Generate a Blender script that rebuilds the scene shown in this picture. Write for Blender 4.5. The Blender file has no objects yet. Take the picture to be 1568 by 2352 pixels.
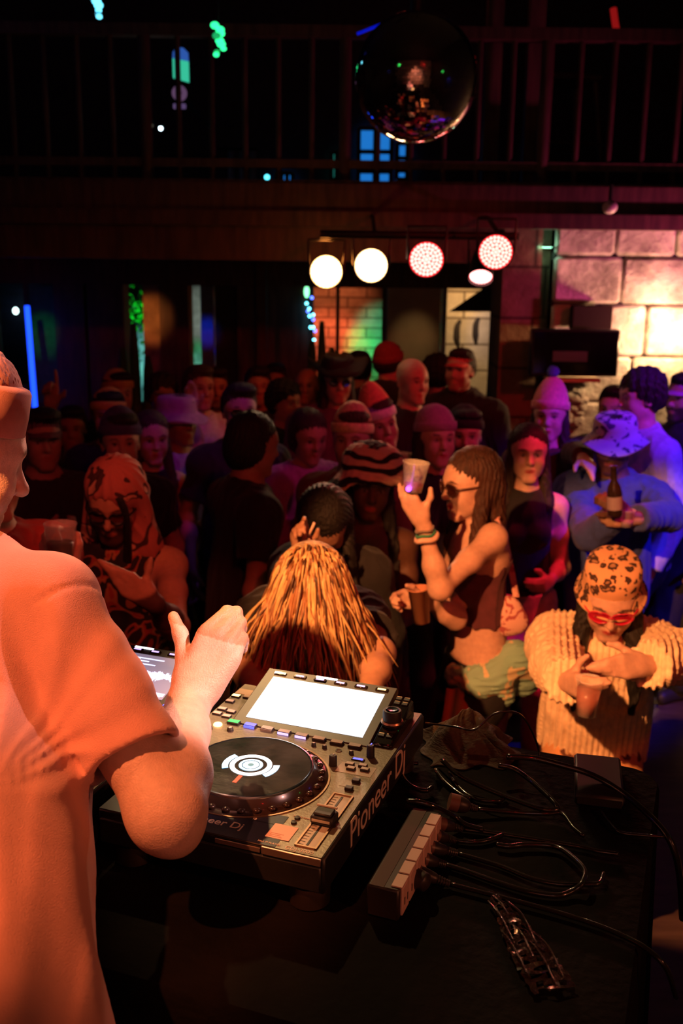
import bpy, bmesh, math, random
import numpy as np
from mathutils import Vector, Matrix
random.seed(7)
RNG = np.random.RandomState(11)
C = bpy.context.scene.collection
PI = math.pi
F_PX, PITCH, ROLL = 2297.0, 0.238, 0.012
CAMP = np.array([0.0, 0.0, 2.28])
_cp, _sp, _cr, _sr = math.cos(PITCH), math.sin(PITCH), math.cos(ROLL), math.sin(ROLL)
_f = np.array([0, _cp, -_sp]); _u = np.array([0, _sp, _cp]); _r = np.array([1.0, 0, 0])
CR = _cr * _r + _sr * _u; CU = -_sr * _r + _cr * _u; CF = _f
def ray(u, v): return CF + CR * (u - 784) / F_PX - CU * (v - 1176) / F_PX
def P(u, v, d): return CAMP + d * ray(u, v)                       # a point of the room d metres ahead
def PZ(u, v, z):
    r = ray(u, v); return CAMP + r * (z - CAMP[2]) / r[2]
def nrm(v):
    v = np.asarray(v, float); n = np.linalg.norm(v); return v / n if n > 1e-9 else v
A = lambda *v: np.array(v, float)
def lin(h):
    o = []
    for i in (0, 2, 4):
        c = int(h[i:i+2], 16) / 255; o.append(c / 12.92 if c <= .04045 else ((c + .055) / 1.055) ** 2.4)
    return tuple(o)

# ------------------------------------------------------------------ materials
MATS = {}
def mat(name, col=(.5, .5, .5), rough=.6, metal=0.0, emit=None, estr=0.0, noise=0.0, nscale=20.0, bump=0.0, bscale=60.0,
        attr=False, trans=0.0, ior=1.45, alpha=1.0, coat=0.0, sheen=0.0, sss=0.0, stretch=None, spec=None):
    if name in MATS: return MATS[name]
    m = bpy.data.materials.new(name); m.use_nodes = True
    nt = m.node_tree; b = nt.nodes['Principled BSDF']; N = nt.nodes.new; L = nt.links.new
    b.inputs['Base Color'].default_value = (*col, 1); b.inputs['Roughness'].default_value = rough
    b.inputs['Metallic'].default_value = metal; b.inputs['IOR'].default_value = ior
    b.inputs['Transmission Weight'].default_value = trans; b.inputs['Alpha'].default_value = alpha
    b.inputs['Coat Weight'].default_value = coat; b.inputs['Sheen Weight'].default_value = sheen
    if spec is not None: b.inputs['Specular IOR Level'].default_value = spec
    if sss: b.inputs['Subsurface Weight'].default_value = sss; b.inputs['Subsurface Radius'].default_value = (.01, .004, .002)
    if emit is not None:
        b.inputs['Emission Color'].default_value = (*emit, 1); b.inputs['Emission Strength'].default_value = estr
    tc = N('ShaderNodeTexCoord'); mp = N('ShaderNodeMapping'); L(tc.outputs['Object'], mp.inputs[0])
    if stretch: mp.inputs['Scale'].default_value = stretch
    src = None
    if attr:
        a = N('ShaderNodeAttribute'); a.attribute_name = 'Col'; src = a.outputs['Color']
    if noise:
        n = N('ShaderNodeTexNoise'); n.inputs['Scale'].default_value = nscale; n.inputs['Detail'].default_value = 6
        L(mp.outputs[0], n.inputs['Vector'])
        mr = N('ShaderNodeMapRange'); mr.inputs[1].default_value = .3; mr.inputs[2].default_value = .7
        mr.inputs[3].default_value = 1 - noise; mr.inputs[4].default_value = 1 + noise * .6; L(n.outputs[0], mr.inputs[0])
        vm = N('ShaderNodeVectorMath'); vm.operation = 'SCALE'
        if src is not None: L(src, vm.inputs[0])
        else: vm.inputs[0].default_value = col
        L(mr.outputs[0], vm.inputs['Scale']); src = vm.outputs[0]
    if src is not None: L(src, b.inputs['Base Color'])
    if bump:
        n2 = N('ShaderNodeTexNoise'); n2.inputs['Scale'].default_value = bscale; n2.inputs['Detail'].default_value = 5
        L(mp.outputs[0], n2.inputs['Vector'])
        bp = N('ShaderNodeBump'); bp.inputs['Strength'].default_value = bump; bp.inputs['Distance'].default_value = .01
        L(n2.outputs[0], bp.inputs['Height']); L(bp.outputs[0], b.inputs['Normal'])
    MATS[name] = m; return m

# ------------------------------------------------------------------ object helpers
def link(name, me, m=None, parent=None, smooth=None, ang=40):
    o = bpy.data.objects.new(name, me); C.objects.link(o)
    if m is not None and not me.materials: me.materials.append(m)
    if parent is not None: o.parent = parent
    if smooth is True: me.polygons.foreach_set('use_smooth', [True] * len(me.polygons))
    elif smooth == 'auto':
        me.polygons.foreach_set('use_smooth', [True] * len(me.polygons)); me.set_sharp_from_angle(angle=math.radians(ang))
    return o
def thing(name, label, cat, loc=(0, 0, 0), rotz=0, group=None):
    o = bpy.data.objects.new(name, None); C.objects.link(o); o.empty_display_size = .05
    o.location = loc; o.rotation_euler = (0, 0, rotz); return tag(o, label, cat, group)
def tag(o, label, cat, group=None):
    o['label'] = label; o['category'] = cat
    if group: o['group'] = group
    return o
def struct(o, label=None):
    o['kind'] = 'structure'
    if label: o['label'] = label
    return o
class MB:                                                         # collects shapes, links them as one mesh
    def __init__(s): s.v = []; s.f = []
    def add(s, vs, fs):
        b = len(s.v); s.v += [tuple(map(float, q)) for q in vs]; s.f += [tuple(b + i for i in q) for q in fs]; return s
    def box(s, lo, hi, R=None, o=(0, 0, 0), bev=0.0):
        lo = np.minimum(lo, hi).astype(float) if False else np.array([min(a, b) for a, b in zip(lo, hi)], float)
        hi2 = np.array([max(a, b) for a, b in zip(lo, hi)], float); c = (lo + hi2) / 2; h = (hi2 - lo) / 2
        if bev > 0 and min(h) > bev:
            vs = []; 
            for sx in (-1, 1):
                for sy in (-1, 1):
                    for sz in (-1, 1):
                        for a in range(3):
                            q = h.copy() - bev; q[a] = h[a]; vs.append(c + q * (sx, sy, sz))
            bm = bmesh.new(); [bm.verts.new(q) for q in vs]; bmesh.ops.convex_hull(bm, input=bm.verts)
            bm.verts.ensure_lookup_table(); bm.verts.index_update()
            vs = [np.array(q.co) for q in bm.verts]; fs = [[q.index for q in f.verts] for f in bm.faces]; bm.free()
        else:
            vs = [c + h * (x, y, z) for x in (-1, 1) for y in (-1, 1) for z in (-1, 1)]
            fs = [(0, 1, 3, 2), (4, 6, 7, 5), (0, 4, 5, 1), (2, 3, 7, 6), (0, 2, 6, 4), (1, 5, 7, 3)]
        if R is not None: vs = [np.array(R) @ q for q in vs]
        return s.add([q + np.array(o) for q in vs], fs)
    def lathe(s, prof, n=32, o=(0, 0, 0), R=None, close=False):   # prof: (radius, height)
        vs = []; fs = []; k = len(prof)
        for i in range(n):
            a = 2 * PI * i / n
            for r, z in prof: vs.append(A(r * math.cos(a), r * math.sin(a), z))
        for i in range(n):
            j = (i + 1) % n
            for q in range(k - 1): fs.append((i * k + q, j * k + q, j * k + q + 1, i * k + q + 1))
        if prof[0][0] > 1e-6: fs.append([i * k for i in range(n)][::-1]) if not close else None
        if prof[-1][0] > 1e-6: fs.append([i * k + k - 1 for i in range(n)]) if not close else None
        if R is not None: vs = [np.array(R) @ q for q in vs]
        return s.add([q + np.array(o) for q in vs], fs)
    def cyl(s, a, b, r, n=20, r2=None):
        a = np.array(a, float); b = np.array(b, float); r2 = r if r2 is None else r2
        d = nrm(b - a); t = nrm(np.cross(d, A(0, 0, 1) if abs(d[2]) < .9 else A(1, 0, 0))); w = np.cross(d, t)
        vs = []
        for c, q in ((a, r), (b, r2)):
            for i in range(n): vs.append(c + q * (t * math.cos(2 * PI * i / n) + w * math.sin(2 * PI * i / n)))
        fs = [(i, (i + 1) % n, n + (i + 1) % n, n + i) for i in range(n)] + [tuple(range(n))[::-1], tuple(range(n, 2 * n))]
        return s.add(vs, fs)
    def tube(s, pts, r, n=10, sub=6, taper=None, flat=1.0):       # a smooth tube through points
        pts = [np.array(q, float) for q in pts]; k = len(pts); path = []
        if sub > 1 and k > 2:
            e = [2 * pts[0] - pts[1]] + pts + [2 * pts[-1] - pts[-2]]
            for i in range(k - 1):
                for t in np.linspace(0, 1, sub, endpoint=False):
                    a, b, c, d = e[i:i + 4]
                    path.append(.5 * ((2 * b) + (-a + c) * t + (2 * a - 5 * b + 4 * c - d) * t * t + (-a + 3 * b - 3 * c + d) * t ** 3))
            path.append(pts[-1])
        else: path = pts
        m = len(path); rr = [(r if taper is None else r * np.interp(i / (m - 1), np.linspace(0, 1, len(taper)), taper)) for i in range(m)]
        d0 = nrm(path[1] - path[0]); t = nrm(np.cross(d0, A(0, 0, 1) if abs(d0[2]) < .9 else A(1, 0, 0))); vs = []
        for i, q in enumerate(path):
            d = nrm(path[min(i + 1, m - 1)] - path[max(i - 1, 0)]); t = nrm(t - d * np.dot(t, d)); w = np.cross(d, t)
            for j in range(n):
                a = 2 * PI * j / n; vs.append(q + rr[i] * (t * math.cos(a) + flat * w * math.sin(a)))
        fs = []
        for i in range(m - 1):
            for j in range(n):
                j2 = (j + 1) % n; fs.append((i * n + j, i * n + j2, (i + 1) * n + j2, (i + 1) * n + j))
        fs += [tuple(range(n))[::-1], tuple(range((m - 1) * n, m * n))]
        return s.add(vs, fs)
    def ball(s, c, r, n=12):
        rx = np.array(r if hasattr(r, '__len__') else (r, r, r), float); pr = [(math.sin(PI * i / n), -math.cos(PI * i / n)) for i in range(n + 1)]
        pr[0] = (0.0008, -1); pr[-1] = (.0008, 1); m = MB().lathe(pr, 2 * n)
        return s.add([np.array(q) * rx + np.array(c) for q in m.v], m.f)
    def prism(s, poly, z0, z1, R=None, o=(0, 0, 0)):
        n = len(poly); vs = [A(x, y, z0) for x, y in poly] + [A(x, y, z1) for x, y in poly]
        fs = [tuple(range(n))[::-1], tuple(range(n, 2 * n))] + [(i, (i + 1) % n, n + (i + 1) % n, n + i) for i in range(n)]
        if R is not None: vs = [np.array(R) @ q for q in vs]
        return s.add([q + np.array(o) for q in vs], fs)
    def build(s, name, m, parent=None, smooth='auto', off=(0, 0, 0), ang=40, col=None):
        me = bpy.data.meshes.new(name); v = np.array(s.v, float) - np.array(off)
        me.from_pydata(v.tolist(), [], s.f); me.update()
        bm = bmesh.new(); bm.from_mesh(me); bmesh.ops.recalc_face_normals(bm, faces=bm.faces); bm.to_mesh(me); bm.free()
        if col is not None: setcol(me, col(np.array(s.v, float)))
        return link(name, me, m, parent, smooth, ang)
def setcol(me, c):
    c = np.asarray(c, np.float32); n = len(me.vertices)
    if c.ndim == 1: c = np.tile(c, (n, 1))
    a = me.color_attributes.new('Col', 'FLOAT_COLOR', 'POINT'); a.data.foreach_set('color', np.hstack([c, np.ones((n, 1), np.float32)]).ravel())
def rotm(axis, deg): return np.array(Matrix.Rotation(math.radians(deg), 3, axis))
def text(name, body, size, m, parent, loc, R, ext=.0004, align='LEFT'):
    cu = bpy.data.curves.new(name, 'FONT'); cu.body = body; cu.size = size; cu.extrude = ext; cu.align_x = align
    o = bpy.data.objects.new(name, cu); C.objects.link(o)
    dg = bpy.context.evaluated_depsgraph_get(); me = bpy.data.meshes.new_from_object(o.evaluated_get(dg))
    bpy.data.objects.remove(o); me.materials.clear(); me.materials.append(m)
    M = np.eye(4); M[:3, :3] = R; M[:3, 3] = loc; me.transform(Matrix(M.tolist()))
    return link(name, me, None, parent, None)

# ------------------------------------------------------------------ blended bodies: a field of rounded shapes, skinned as one surface
def cone(a, b, ra, rb, k=.02, flat=None, op='+'):                 # flat = (axis, factor): squeezes across that axis
    a = np.array(a, float); b = np.array(b, float); M = np.eye(3)
    if flat is not None:
        n = nrm(flat[0]); M = np.eye(3) + (1 / flat[1] - 1) * np.outer(n, n)
    R = max(ra, rb) * (max(1, flat[1]) if flat is not None else 1)
    return dict(t='c', a=a, b=b, ra=ra, rb=rb, k=k, M=M, op=op, lo=np.minimum(a, b) - R, hi=np.maximum(a, b) + R, fl=(min(1, flat[1]) if flat is not None else 1))
def ell(c, r, R=None, k=.02, op='+'):                             # R: rows are the ellipsoid's axes
    c = np.array(c, float); R = np.eye(3) if R is None else np.array(R, float); m = max(r)
    return dict(t='e', c=c, r=np.array(r, float), R=R, k=k, op=op, lo=c - m, hi=c + m)
def half(pt, n, prims=None): return (np.array(pt, float), nrm(n))
def field(prims, h, planes=(), disp=None, pad=.02, lo=None, hi=None):
    add = [p for p in prims if p['op'] == '+']
    l = np.min([p['lo'] for p in add], 0) - pad if lo is None else np.array(lo, float)
    u = np.max([p['hi'] for p in add], 0) + pad if hi is None else np.array(hi, float)
    n = np.ceil((u - l) / h).astype(int) + 1
    ax = [np.float32(l[i]) + np.float32(h) * np.arange(n[i], dtype=np.float32) for i in range(3)]
    f = np.full(n, .12, np.float32)
    for p in prims:
        mg = p['k'] * 1.2 + 2.5 * h
        i0 = np.clip(np.floor((p['lo'] - mg - l) / h).astype(int), 0, n); i1 = np.clip(np.ceil((p['hi'] + mg - l) / h).astype(int) + 1, 0, n)
        if (i1 <= i0).any(): continue
        sl = tuple(slice(i0[i], i1[i]) for i in range(3))
        X = ax[0][sl[0]][:, None, None]; Y = ax[1][sl[1]][None, :, None]; Z = ax[2][sl[2]][None, None, :]
        if p['t'] == 'c':
            M = p['M']; a = p['a']; d = M @ (p['b'] - a); dd = max(float(d @ d), 1e-12)
            x = X - a[0]; y = Y - a[1]; z = Z - a[2]
            q = [M[i, 0] * x + M[i, 1] * y + M[i, 2] * z for i in range(3)]
            t = np.clip((q[0] * d[0] + q[1] * d[1] + q[2] * d[2]) / dd, 0, 1)
            g = np.sqrt((q[0] - t * d[0]) ** 2 + (q[1] - t * d[1]) ** 2 + (q[2] - t * d[2]) ** 2) - (p['ra'] + (p['rb'] - p['ra']) * t)
            g = g * (p['fl'] ** .5)
        else:
            R = p['R']; c = p['c']; x = X - c[0]; y = Y - c[1]; z = Z - c[2]; r = p['r']
            q = [(R[i, 0] * x + R[i, 1] * y + R[i, 2] * z) / r[i] for i in range(3)]
            k0 = np.sqrt(q[0] ** 2 + q[1] ** 2 + q[2] ** 2) + 1e-6
            k1 = np.sqrt((q[0] / r[0]) ** 2 + (q[1] / r[1]) ** 2 + (q[2] / r[2]) ** 2) + 1e-6
            g = k0 * (k0 - 1) / k1
        k = p['k']; F = f[sl]
        if 'cut' in p:
            for pt, nn in p['cut']: g = np.maximum(g, (X - pt[0]) * nn[0] + (Y - pt[1]) * nn[1] + (Z - pt[2]) * nn[2])
        if p['op'] == '+':
            w = np.maximum(k - np.abs(F - g), 0) / k; f[sl] = np.minimum(F, g) - w * w * k * .25
        else:
            w = np.maximum(k - np.abs(-F - g), 0) / k; f[sl] = np.maximum(F, -g) + w * w * k * .25
    if disp is not None:
        band = np.abs(f) < .055; ii = np.nonzero(band)
        pts = np.stack([ax[i][ii[i]] for i in range(3)], 1); f[band] += disp(pts).astype(np.float32)
    for pt, nn in planes:
        f = np.maximum(f, (ax[0][:, None, None] - np.float32(pt[0])) * np.float32(nn[0]) + (ax[1][None, :, None] - np.float32(pt[1])) * np.float32(nn[1]) + (ax[2][None, None, :] - np.float32(pt[2])) * np.float32(nn[2]))
    for a_ in range(3):
        s_ = [slice(None)] * 3
        for e in (0, -1): s_[a_] = e; f[tuple(s_)] = np.maximum(f[tuple(s_)], .001)
    return f, l
def skin_mesh(name, f, lo, h):
    s = f < 0; c = np.zeros(np.array(f.shape) - 1, np.int8)
    for dx in (0, 1):
        for dy in (0, 1):
            for dz in (0, 1): c += s[dx:s.shape[0] - 1 + dx, dy:s.shape[1] - 1 + dy, dz:s.shape[2] - 1 + dz]
    act = (c > 0) & (c < 8); I, J, K = np.nonzero(act); n = len(I)
    idx = np.full(act.shape, -1, np.int32); idx[act] = np.arange(n)
    acc = np.zeros((n, 3), np.float32); cnt = np.zeros(n, np.float32)
    for a in range(3):
        b, c2 = (a + 1) % 3, (a + 2) % 3
        for e in (0, 1):
            for g in (0, 1):
                o0 = [0, 0, 0]; o0[b] = e; o0[c2] = g; o1 = list(o0); o1[a] = 1
                f0 = f[I + o0[0], J + o0[1], K + o0[2]]; f1 = f[I + o1[0], J + o1[1], K + o1[2]]
                m = (f0 < 0) != (f1 < 0); t = f0[m] / (f0[m] - f1[m])
                for ax_ in range(3): acc[m, ax_] += (t if ax_ == a else o0[ax_])
                cnt[m] += 1
    v = (np.stack([I, J, K], 1) + acc / cnt[:, None]) * h + lo
    Q = []
    for a in range(3):
        b, c2 = (a + 1) % 3, (a + 2) % 3
        s0 = np.take(s, np.arange(s.shape[a] - 1), a); s1 = np.take(s, np.arange(1, s.shape[a]), a)
        ch = np.nonzero(s0 != s1); pos = [x for x in ch]
        ok = (pos[b] > 0) & (pos[c2] > 0) & (pos[b] < s.shape[b] - 1) & (pos[c2] < s.shape[c2] - 1); pos = [x[ok] for x in pos]
        def cell(db, dc):
            q = [None] * 3; q[a] = pos[a]; q[b] = pos[b] - db; q[c2] = pos[c2] - dc; return idx[q[0], q[1], q[2]]
        q = np.stack([cell(1, 1), cell(0, 1), cell(0, 0), cell(1, 0)], 1)
        out = s0[ch][ok]; q[~out] = q[~out][:, ::-1]; Q.append(q)
    Q = np.concatenate(Q); Q = Q[(Q >= 0).all(1)]
    me = bpy.data.meshes.new(name); me.vertices.add(n); me.vertices.foreach_set('co', v.astype(np.float32).ravel())
    me.loops.add(len(Q) * 4); me.loops.foreach_set('vertex_index', Q.ravel().astype(np.int32))
    me.polygons.add(len(Q)); me.polygons.foreach_set('loop_start', np.arange(0, len(Q) * 4, 4, dtype=np.int32))
    me.polygons.foreach_set('use_smooth', np.ones(len(Q), bool)); me.update(calc_edges=True)
    return me, v
def blob(name, prims, h, m, parent=None, off=(0, 0, 0), planes=(), disp=None, col=None, lo=None, hi=None):
    f, l = field(prims, h, planes, disp, lo=lo, hi=hi); me, v = skin_mesh(name, f, l, h)
    if col is not None: setcol(me, col(v) if callable(col) else col)
    me.vertices.foreach_set('co', (v - np.array(off)).astype(np.float32).ravel()); me.update()
    return link(name, me, m, parent, None)
def folds(amp, wl, seed=0, dirn=(0, 0, 1), n=5):                  # soft cloth folds running roughly along dirn
    rs = np.random.RandomState(seed); d = nrm(dirn); W = []
    for i in range(n):
        q = rs.normal(size=3); q -= d * (q @ d) * .93; q = nrm(q); W.append((q * 2 * PI / (wl * rs.uniform(.6, 1.6)), rs.uniform(0, 6.28)))
    def fn(p):
        w = .25 * wl * np.sin(p @ nrm(rs.normal(size=3) * 0 + A(.3, .5, .8)) * 2 * PI / (wl * 2.3) + seed); o = 0
        for q, ph in W: o = o + np.sin(p @ q + ph + w * 4 / max(wl, .03) * .25)
        return -amp * np.clip(1 - np.abs(o / n) * 2.2, 0, 1)
    return fn
# ------------------------------------------------------------------ camera
cam = bpy.data.cameras.new('camera'); camo = bpy.data.objects.new('camera', cam); C.objects.link(camo)
M4 = np.eye(4); M4[:3, 0] = CR; M4[:3, 1] = CU; M4[:3, 2] = -CF; M4[:3, 3] = CAMP
camo.matrix_world = Matrix(M4.tolist())
cam.sensor_fit = 'VERTICAL'; cam.sensor_height = 36; cam.sensor_width = 24; cam.lens = 36 * F_PX / 2352
cam.clip_start = .05; cam.clip_end = 60
cam.dof.use_dof = True; cam.dof.focus_distance = 1.45; cam.dof.aperture_fstop = 5.6
sc = bpy.context.scene; sc.camera = camo
sc.view_settings.view_transform = 'Standard'; sc.view_settings.look = 'None'; sc.view_settings.gamma = 1
sc.view_settings.exposure = 0.0; sc.view_settings.use_curve_mapping = False
wd = bpy.data.worlds.new('world'); sc.world = wd; wd.use_nodes = True
wd.node_tree.nodes['Background'].inputs[0].default_value = (.02, .004, .006, 1); wd.node_tree.nodes['Background'].inputs[1].default_value = .05
sc.cycles.max_bounces = 5; sc.cycles.diffuse_bounces = 2; sc.cycles.glossy_bounces = 3; sc.cycles.transmission_bounces = 5
sc.cycles.transparent_max_bounces = 6; sc.cycles.sample_clamp_indirect = 4; sc.cycles.caustics_reflective = False; sc.cycles.caustics_refractive = False
sc.cycles.use_adaptive_sampling = True; sc.cycles.adaptive_threshold = .03
# ------------------------------------------------------------------ the decks, the table and what lies on it
TZ = 1.485; DY = -.355; DO = A(-.3257, 1.2128, TZ)
cD, sD = math.cos(DY), math.sin(DY)
def D2W(x, y, z=0): return A(DO[0] + cD * x - sD * y, DO[1] + sD * x + cD * y, TZ + z)
m_chas = mat('chassis_black', (.018, .016, .015), .38, noise=.25, nscale=40, bump=.05, bscale=400)
m_deck = mat('deck_aluminium', (.23, .20, .15), .42, .6, noise=.35, nscale=14, bump=.06, bscale=220)
m_navy = mat('deck_dark_blue', (.010, .012, .030), .35)
m_silver = mat('silver_metal', (.75, .72, .70), .22, 1.0)
m_foot = mat('foot_metal', (.62, .46, .36), .3, 1.0)
m_bronze = mat('bronze_rim', (.45, .27, .17), .35, 1.0)
m_gloss = mat('gloss_black', (.012, .010, .009), .12, coat=.6)
m_jogtop = mat('jog_top_smeared', (.022, .020, .016), .2, noise=.9, nscale=22, bump=.15, bscale=18, coat=.5)
m_rub = mat('rubber_black', (.02, .018, .017), .5)
m_ivory = mat('button_pale', (.55, .50, .40), .4)
m_print = mat('print_pale', (.75, .62, .5), .5)
m_scr = mat('screen_white', (.8, .85, 1), .3, emit=(.93, .96, 1), estr=1.25)
def glow(n, c, s): return mat('glow_' + n, c, .4, emit=c, estr=s)
g_blue = glow('blue', (.12, .14, 1), 1.6); g_green = glow('green', (.03, .6, .12), 1.3); g_warm = glow('warm', (1, .62, .22), 3.5); g_lil = glow('lilac', (.55, .42, 1), 1.8)
g_cyan = glow('cyan', (.28, .62, .85), 1.0); g_white = glow('white', (.85, .95, 1), 2.2); g_pale = glow('pale_wave', (.62, .70, 1), 1.6)
m_scr2 = mat('screen_grey', (.2, .19, .25), .3, emit=(.23, .19, .27), estr=1.0)
g_scrink = glow('screen_ink', (.55, .62, .80), 2.2)
mm = .001
def ring(mb, r0, r1, z0, z1, c, n=72): return mb.lathe([(r0, z0), (r0, z1), (r1, z1), (r1, z0), (r0, z0)], n, c, close=True)
DZ = .085                                                        # the deck's top face above the table
def make_deck(label):
    t = thing('media_player', label, 'dj deck', DO, DY)
    m = MB(); pr = [(0, -.052), (0, -.004), (.004, 0), (.325, 0), (.329, -.004), (.329, -.052)]
    m.box((.0, .004, -.052), (.329, .453, 0), bev=.003); m.box((.004, 0.0, -.048), (.325, .006, -.012), bev=.002)
    body = m.build('body', m_chas, t, off=(0, 0, -DZ))
    m = MB().box((.004, .003, .0), (.325, .450, .0012)); m.build('top_plate', m_deck, t, off=(0, 0, -DZ))
    m = MB().box((.004, .003, .0012), (.262, .052, .0018)); m.box((.03, .05, .0012), (.25, .075, .0018)); m.build('front_panel', m_navy, t, off=(0, 0, -DZ))
    m = MB().box((.245, -.0015, -.009), (.3255, .001, .001), bev=.0004); m.box((.18, -.0015, -.008), (.243, .0005, -.002)); m.build('front_trim', mat('trim_metal', (.7, .5, .4), .35, .9), t, off=(0, 0, -DZ))
    for x, y in ((.035, .035), (.297, .035), (.035, .415), (.297, .415)):
        m = MB().lathe([(.021, -.0848), (.0262, -.0835), (.0268, -.062), (.0262, -.0555), (.018, -.052)], 40, (x, y, 0)); f = m.build('foot', m_foot, t, off=(0, 0, -DZ))
        MB().lathe([(.0225, -.0535), (.0225, -.051)], 32, (x, y, 0)).build('foot_pad', m_rub, f, off=(0, 0, -DZ))
    jc = (.1555, .157, 0); Z = (0, 0, -DZ)
    m = MB().lathe([(.1115, .001), (.1085, .0025), (.1000, .004), (.0965, .0095), (.0905, .0155), (.0905, .001)], 96, jc, close=True)
    for i in range(30):
        a = 2 * PI * i / 30; m.ball((jc[0] + .1015 * math.cos(a), jc[1] + .1015 * math.sin(a), .0055), (.0058, .0058, .0035), 8)
    jog = m.build('jog_wheel', mat('jog_side', (.035, .018, .014), .22, .2, coat=.4), t, off=Z)
    ring(MB(), .1115, .1142, .0005, .0028, jc).build('jog_rim', m_bronze, jog, off=Z)
    m = MB().lathe([(.0855, .0182), (.0875, .0192), (.0895, .0186), (.0905, .016), (.0905, .0125), (.0895, .0115), (.0885, .0120), (.0855, .0180)], 96, jc, close=True); m.build('jog_ring', mat('ring_chrome', (.6, .75, .85), .18, 1.0), jog, off=Z)
    MB().lathe([(0.0005, .0186), (.0857, .0184), (.0857, .012)], 96, jc).build('jog_plate', m_jogtop, jog, off=Z)
    dsp = MB().lathe([(.0005, .0192), (.0175, .0192), (.0175, .0187)], 48, jc); d = dsp.build('jog_display', g_cyan, jog, off=Z)
    ring(MB(), .0235, .0305, .0187, .0192, jc, 64).build('display_ring', g_white, d, off=Z)
    ring(MB(), .0120, .0128, .0192, .0194, jc, 48).build('display_line', m_gloss, d, off=Z)
    MB().lathe([(.0005, .0194), (.0042, .0194), (.0042, .0190)], 24, jc).build('display_dot', mat('dot_teal', (.05, .18, .22), .4, emit=(.05, .18, .22), estr=.8), d, off=Z)
    for a0, a1 in ((150, 215), (-35, 20)):
        m = MB(); n = 14
        for i in range(n):
            p0 = math.radians(a0 + (a1 - a0) * i / n); p1 = math.radians(a0 + (a1 - a0) * (i + 1) / n)
            m.add([A(jc[0] + r * math.cos(q), jc[1] + r * math.sin(q), z) for z in (.0187, .0191) for r, q in ((.0325, p0), (.0415, p0), (.0415, p1), (.0325, p1))], [(0, 1, 2, 3), (4, 5, 6, 7), (1, 2, 6, 5), (0, 3, 7, 4)])
        m.build('display_segment', g_cyan, d, off=Z)
    m = MB(); m.box((jc[0] - .003, jc[1] - .054, .0187), (jc[0] + .003, jc[1] - .033, .0190)); m.build('needle_mark', mat('needle_red', (.7, .06, .03), .4, emit=(.9, .10, .04), estr=.4), d, off=Z)
    # tilted screen housing
    T = math.radians(13.7); R = rotm('X', math.degrees(T)); o = (.0, .306, .0035)
    m = MB().box((.050, -.004, -.012), (.284, .150, .0), R, o, bev=.002); m.box((.052, .06, -.036), (.282, .148, -.011), R, o)
    h = m.build('screen_housing', mat('housing_satin', (.03, .018, .013), .38), t, off=Z)
    s = MB().box((.0687, .0145, 0), (.2677, .1265, .0007), R, o).build('screen', m_scr, h, off=Z)
    m = MB(); rr = random.Random(3)
    for i in range(60):
        x = .085 + .165 * i / 60; a = .002 + .006 * abs(math.sin(i * .7)) * rr.random(); m.box((x, .078 - a, .0007), (x + .0018, .078 + a, .0009), R, o)
    for i in range(4): m.box((.076 + .05 * i, .022, .0007), (.115 + .05 * i, .030, .0009), R, o)
    for i in range(3): m.box((.076, .098 + .008 * i, .0007), (.15 + rr.random() * .08, .101 + .008 * i, .0009), R, o)
    m.build('screen_reading', glow('screen_pale', (.78, .84, .95), 1.05), s, off=Z)
    for i in range(6):
        x = .066 + .0365 * i; b = MB().box((x, .1335, 0), (x + .022, .1405, .0022), R, o, bev=.0006).build('screen_button', m_gloss, h, off=Z)
        MB().box((x + .004, .1350, .0022), (x + .018, .1385, .0026), R, o).build('button_light', (g_warm, g_lil, g_lil, g_lil, g_lil, g_warm)[i], b, off=Z)
    MB().box((.140, .1425, 0), (.178, .1465, .0012), R, o).build('top_light', g_white, h, off=Z)
    # right column with the browse knob
    m = MB().box((.286, -.002, -.03), (.318, .118, .004), R, (0, .312, .003), bev=.003); col = m.build('knob_column', m_gloss, t, off=Z)
    kc = A(.302, .362, .031)
    k = MB().lathe([(.0150, -.014), (.0150, .008), (.0135, .0105), (.0005, .0108)], 40, kc, R=None).build('browse_knob', m_rub, col, off=Z)
    MB().lathe([(.0105, .0106), (.0085, .0122), (.0005, .0112)], 36, kc).build('knob_top', mat('knob_mirror', (.55, .7, .8), .12, 1.0), k, off=Z)
    MB().lathe([(.0165, .0), (.0180, .003), (.0165, .006)], 36, kc - A(0, 0, .012)).build('knob_collar', m_bronze, k, off=Z)
    for y, n in ((.016, 'back_button'), (.098, 'tag_button'), (.110, 'menu_button')):
        for dx in (0, .013):
            b = MB().box((.290 + dx, y, .004), (.300 + dx, y + .008, .0062), R, (0, .312, .003), bev=.0006).build(n, m_rub, col, off=Z)
            MB().box((.291 + dx, y + .006, .0062), (.299 + dx, y + .0072, .0065), R, (0, .312, .003)).build('button_edge', m_bronze, b, off=Z)
    # row of eight pads
    cols = (g_green, g_blue, m_ivory, g_lil, g_lil, m_ivory, m_ivory, m_ivory)
    for i in range(8):
        x = .046 + .0297 * i; y = .2955 - .0008 * i
        b = MB().box((x, y, .001), (x + .0205, y + .0115, .0056), bev=.0008).build('hot_cue_pad', m_rub, t, off=Z)
        MB().box((x + .001, y + .001, .0056), (x + .0195, y + .0105, .0064), bev=.0003).build('pad_top', m_ivory if i > 1 else (m_ivory if cols[i] is m_ivory else cols[i]), b, off=Z)
        if 0 < i < 5: MB().box((x + .001, y - .0004, .0015), (x + .0195, y + .0006, .0052)).build('pad_light', cols[i], b, off=Z)
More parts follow.
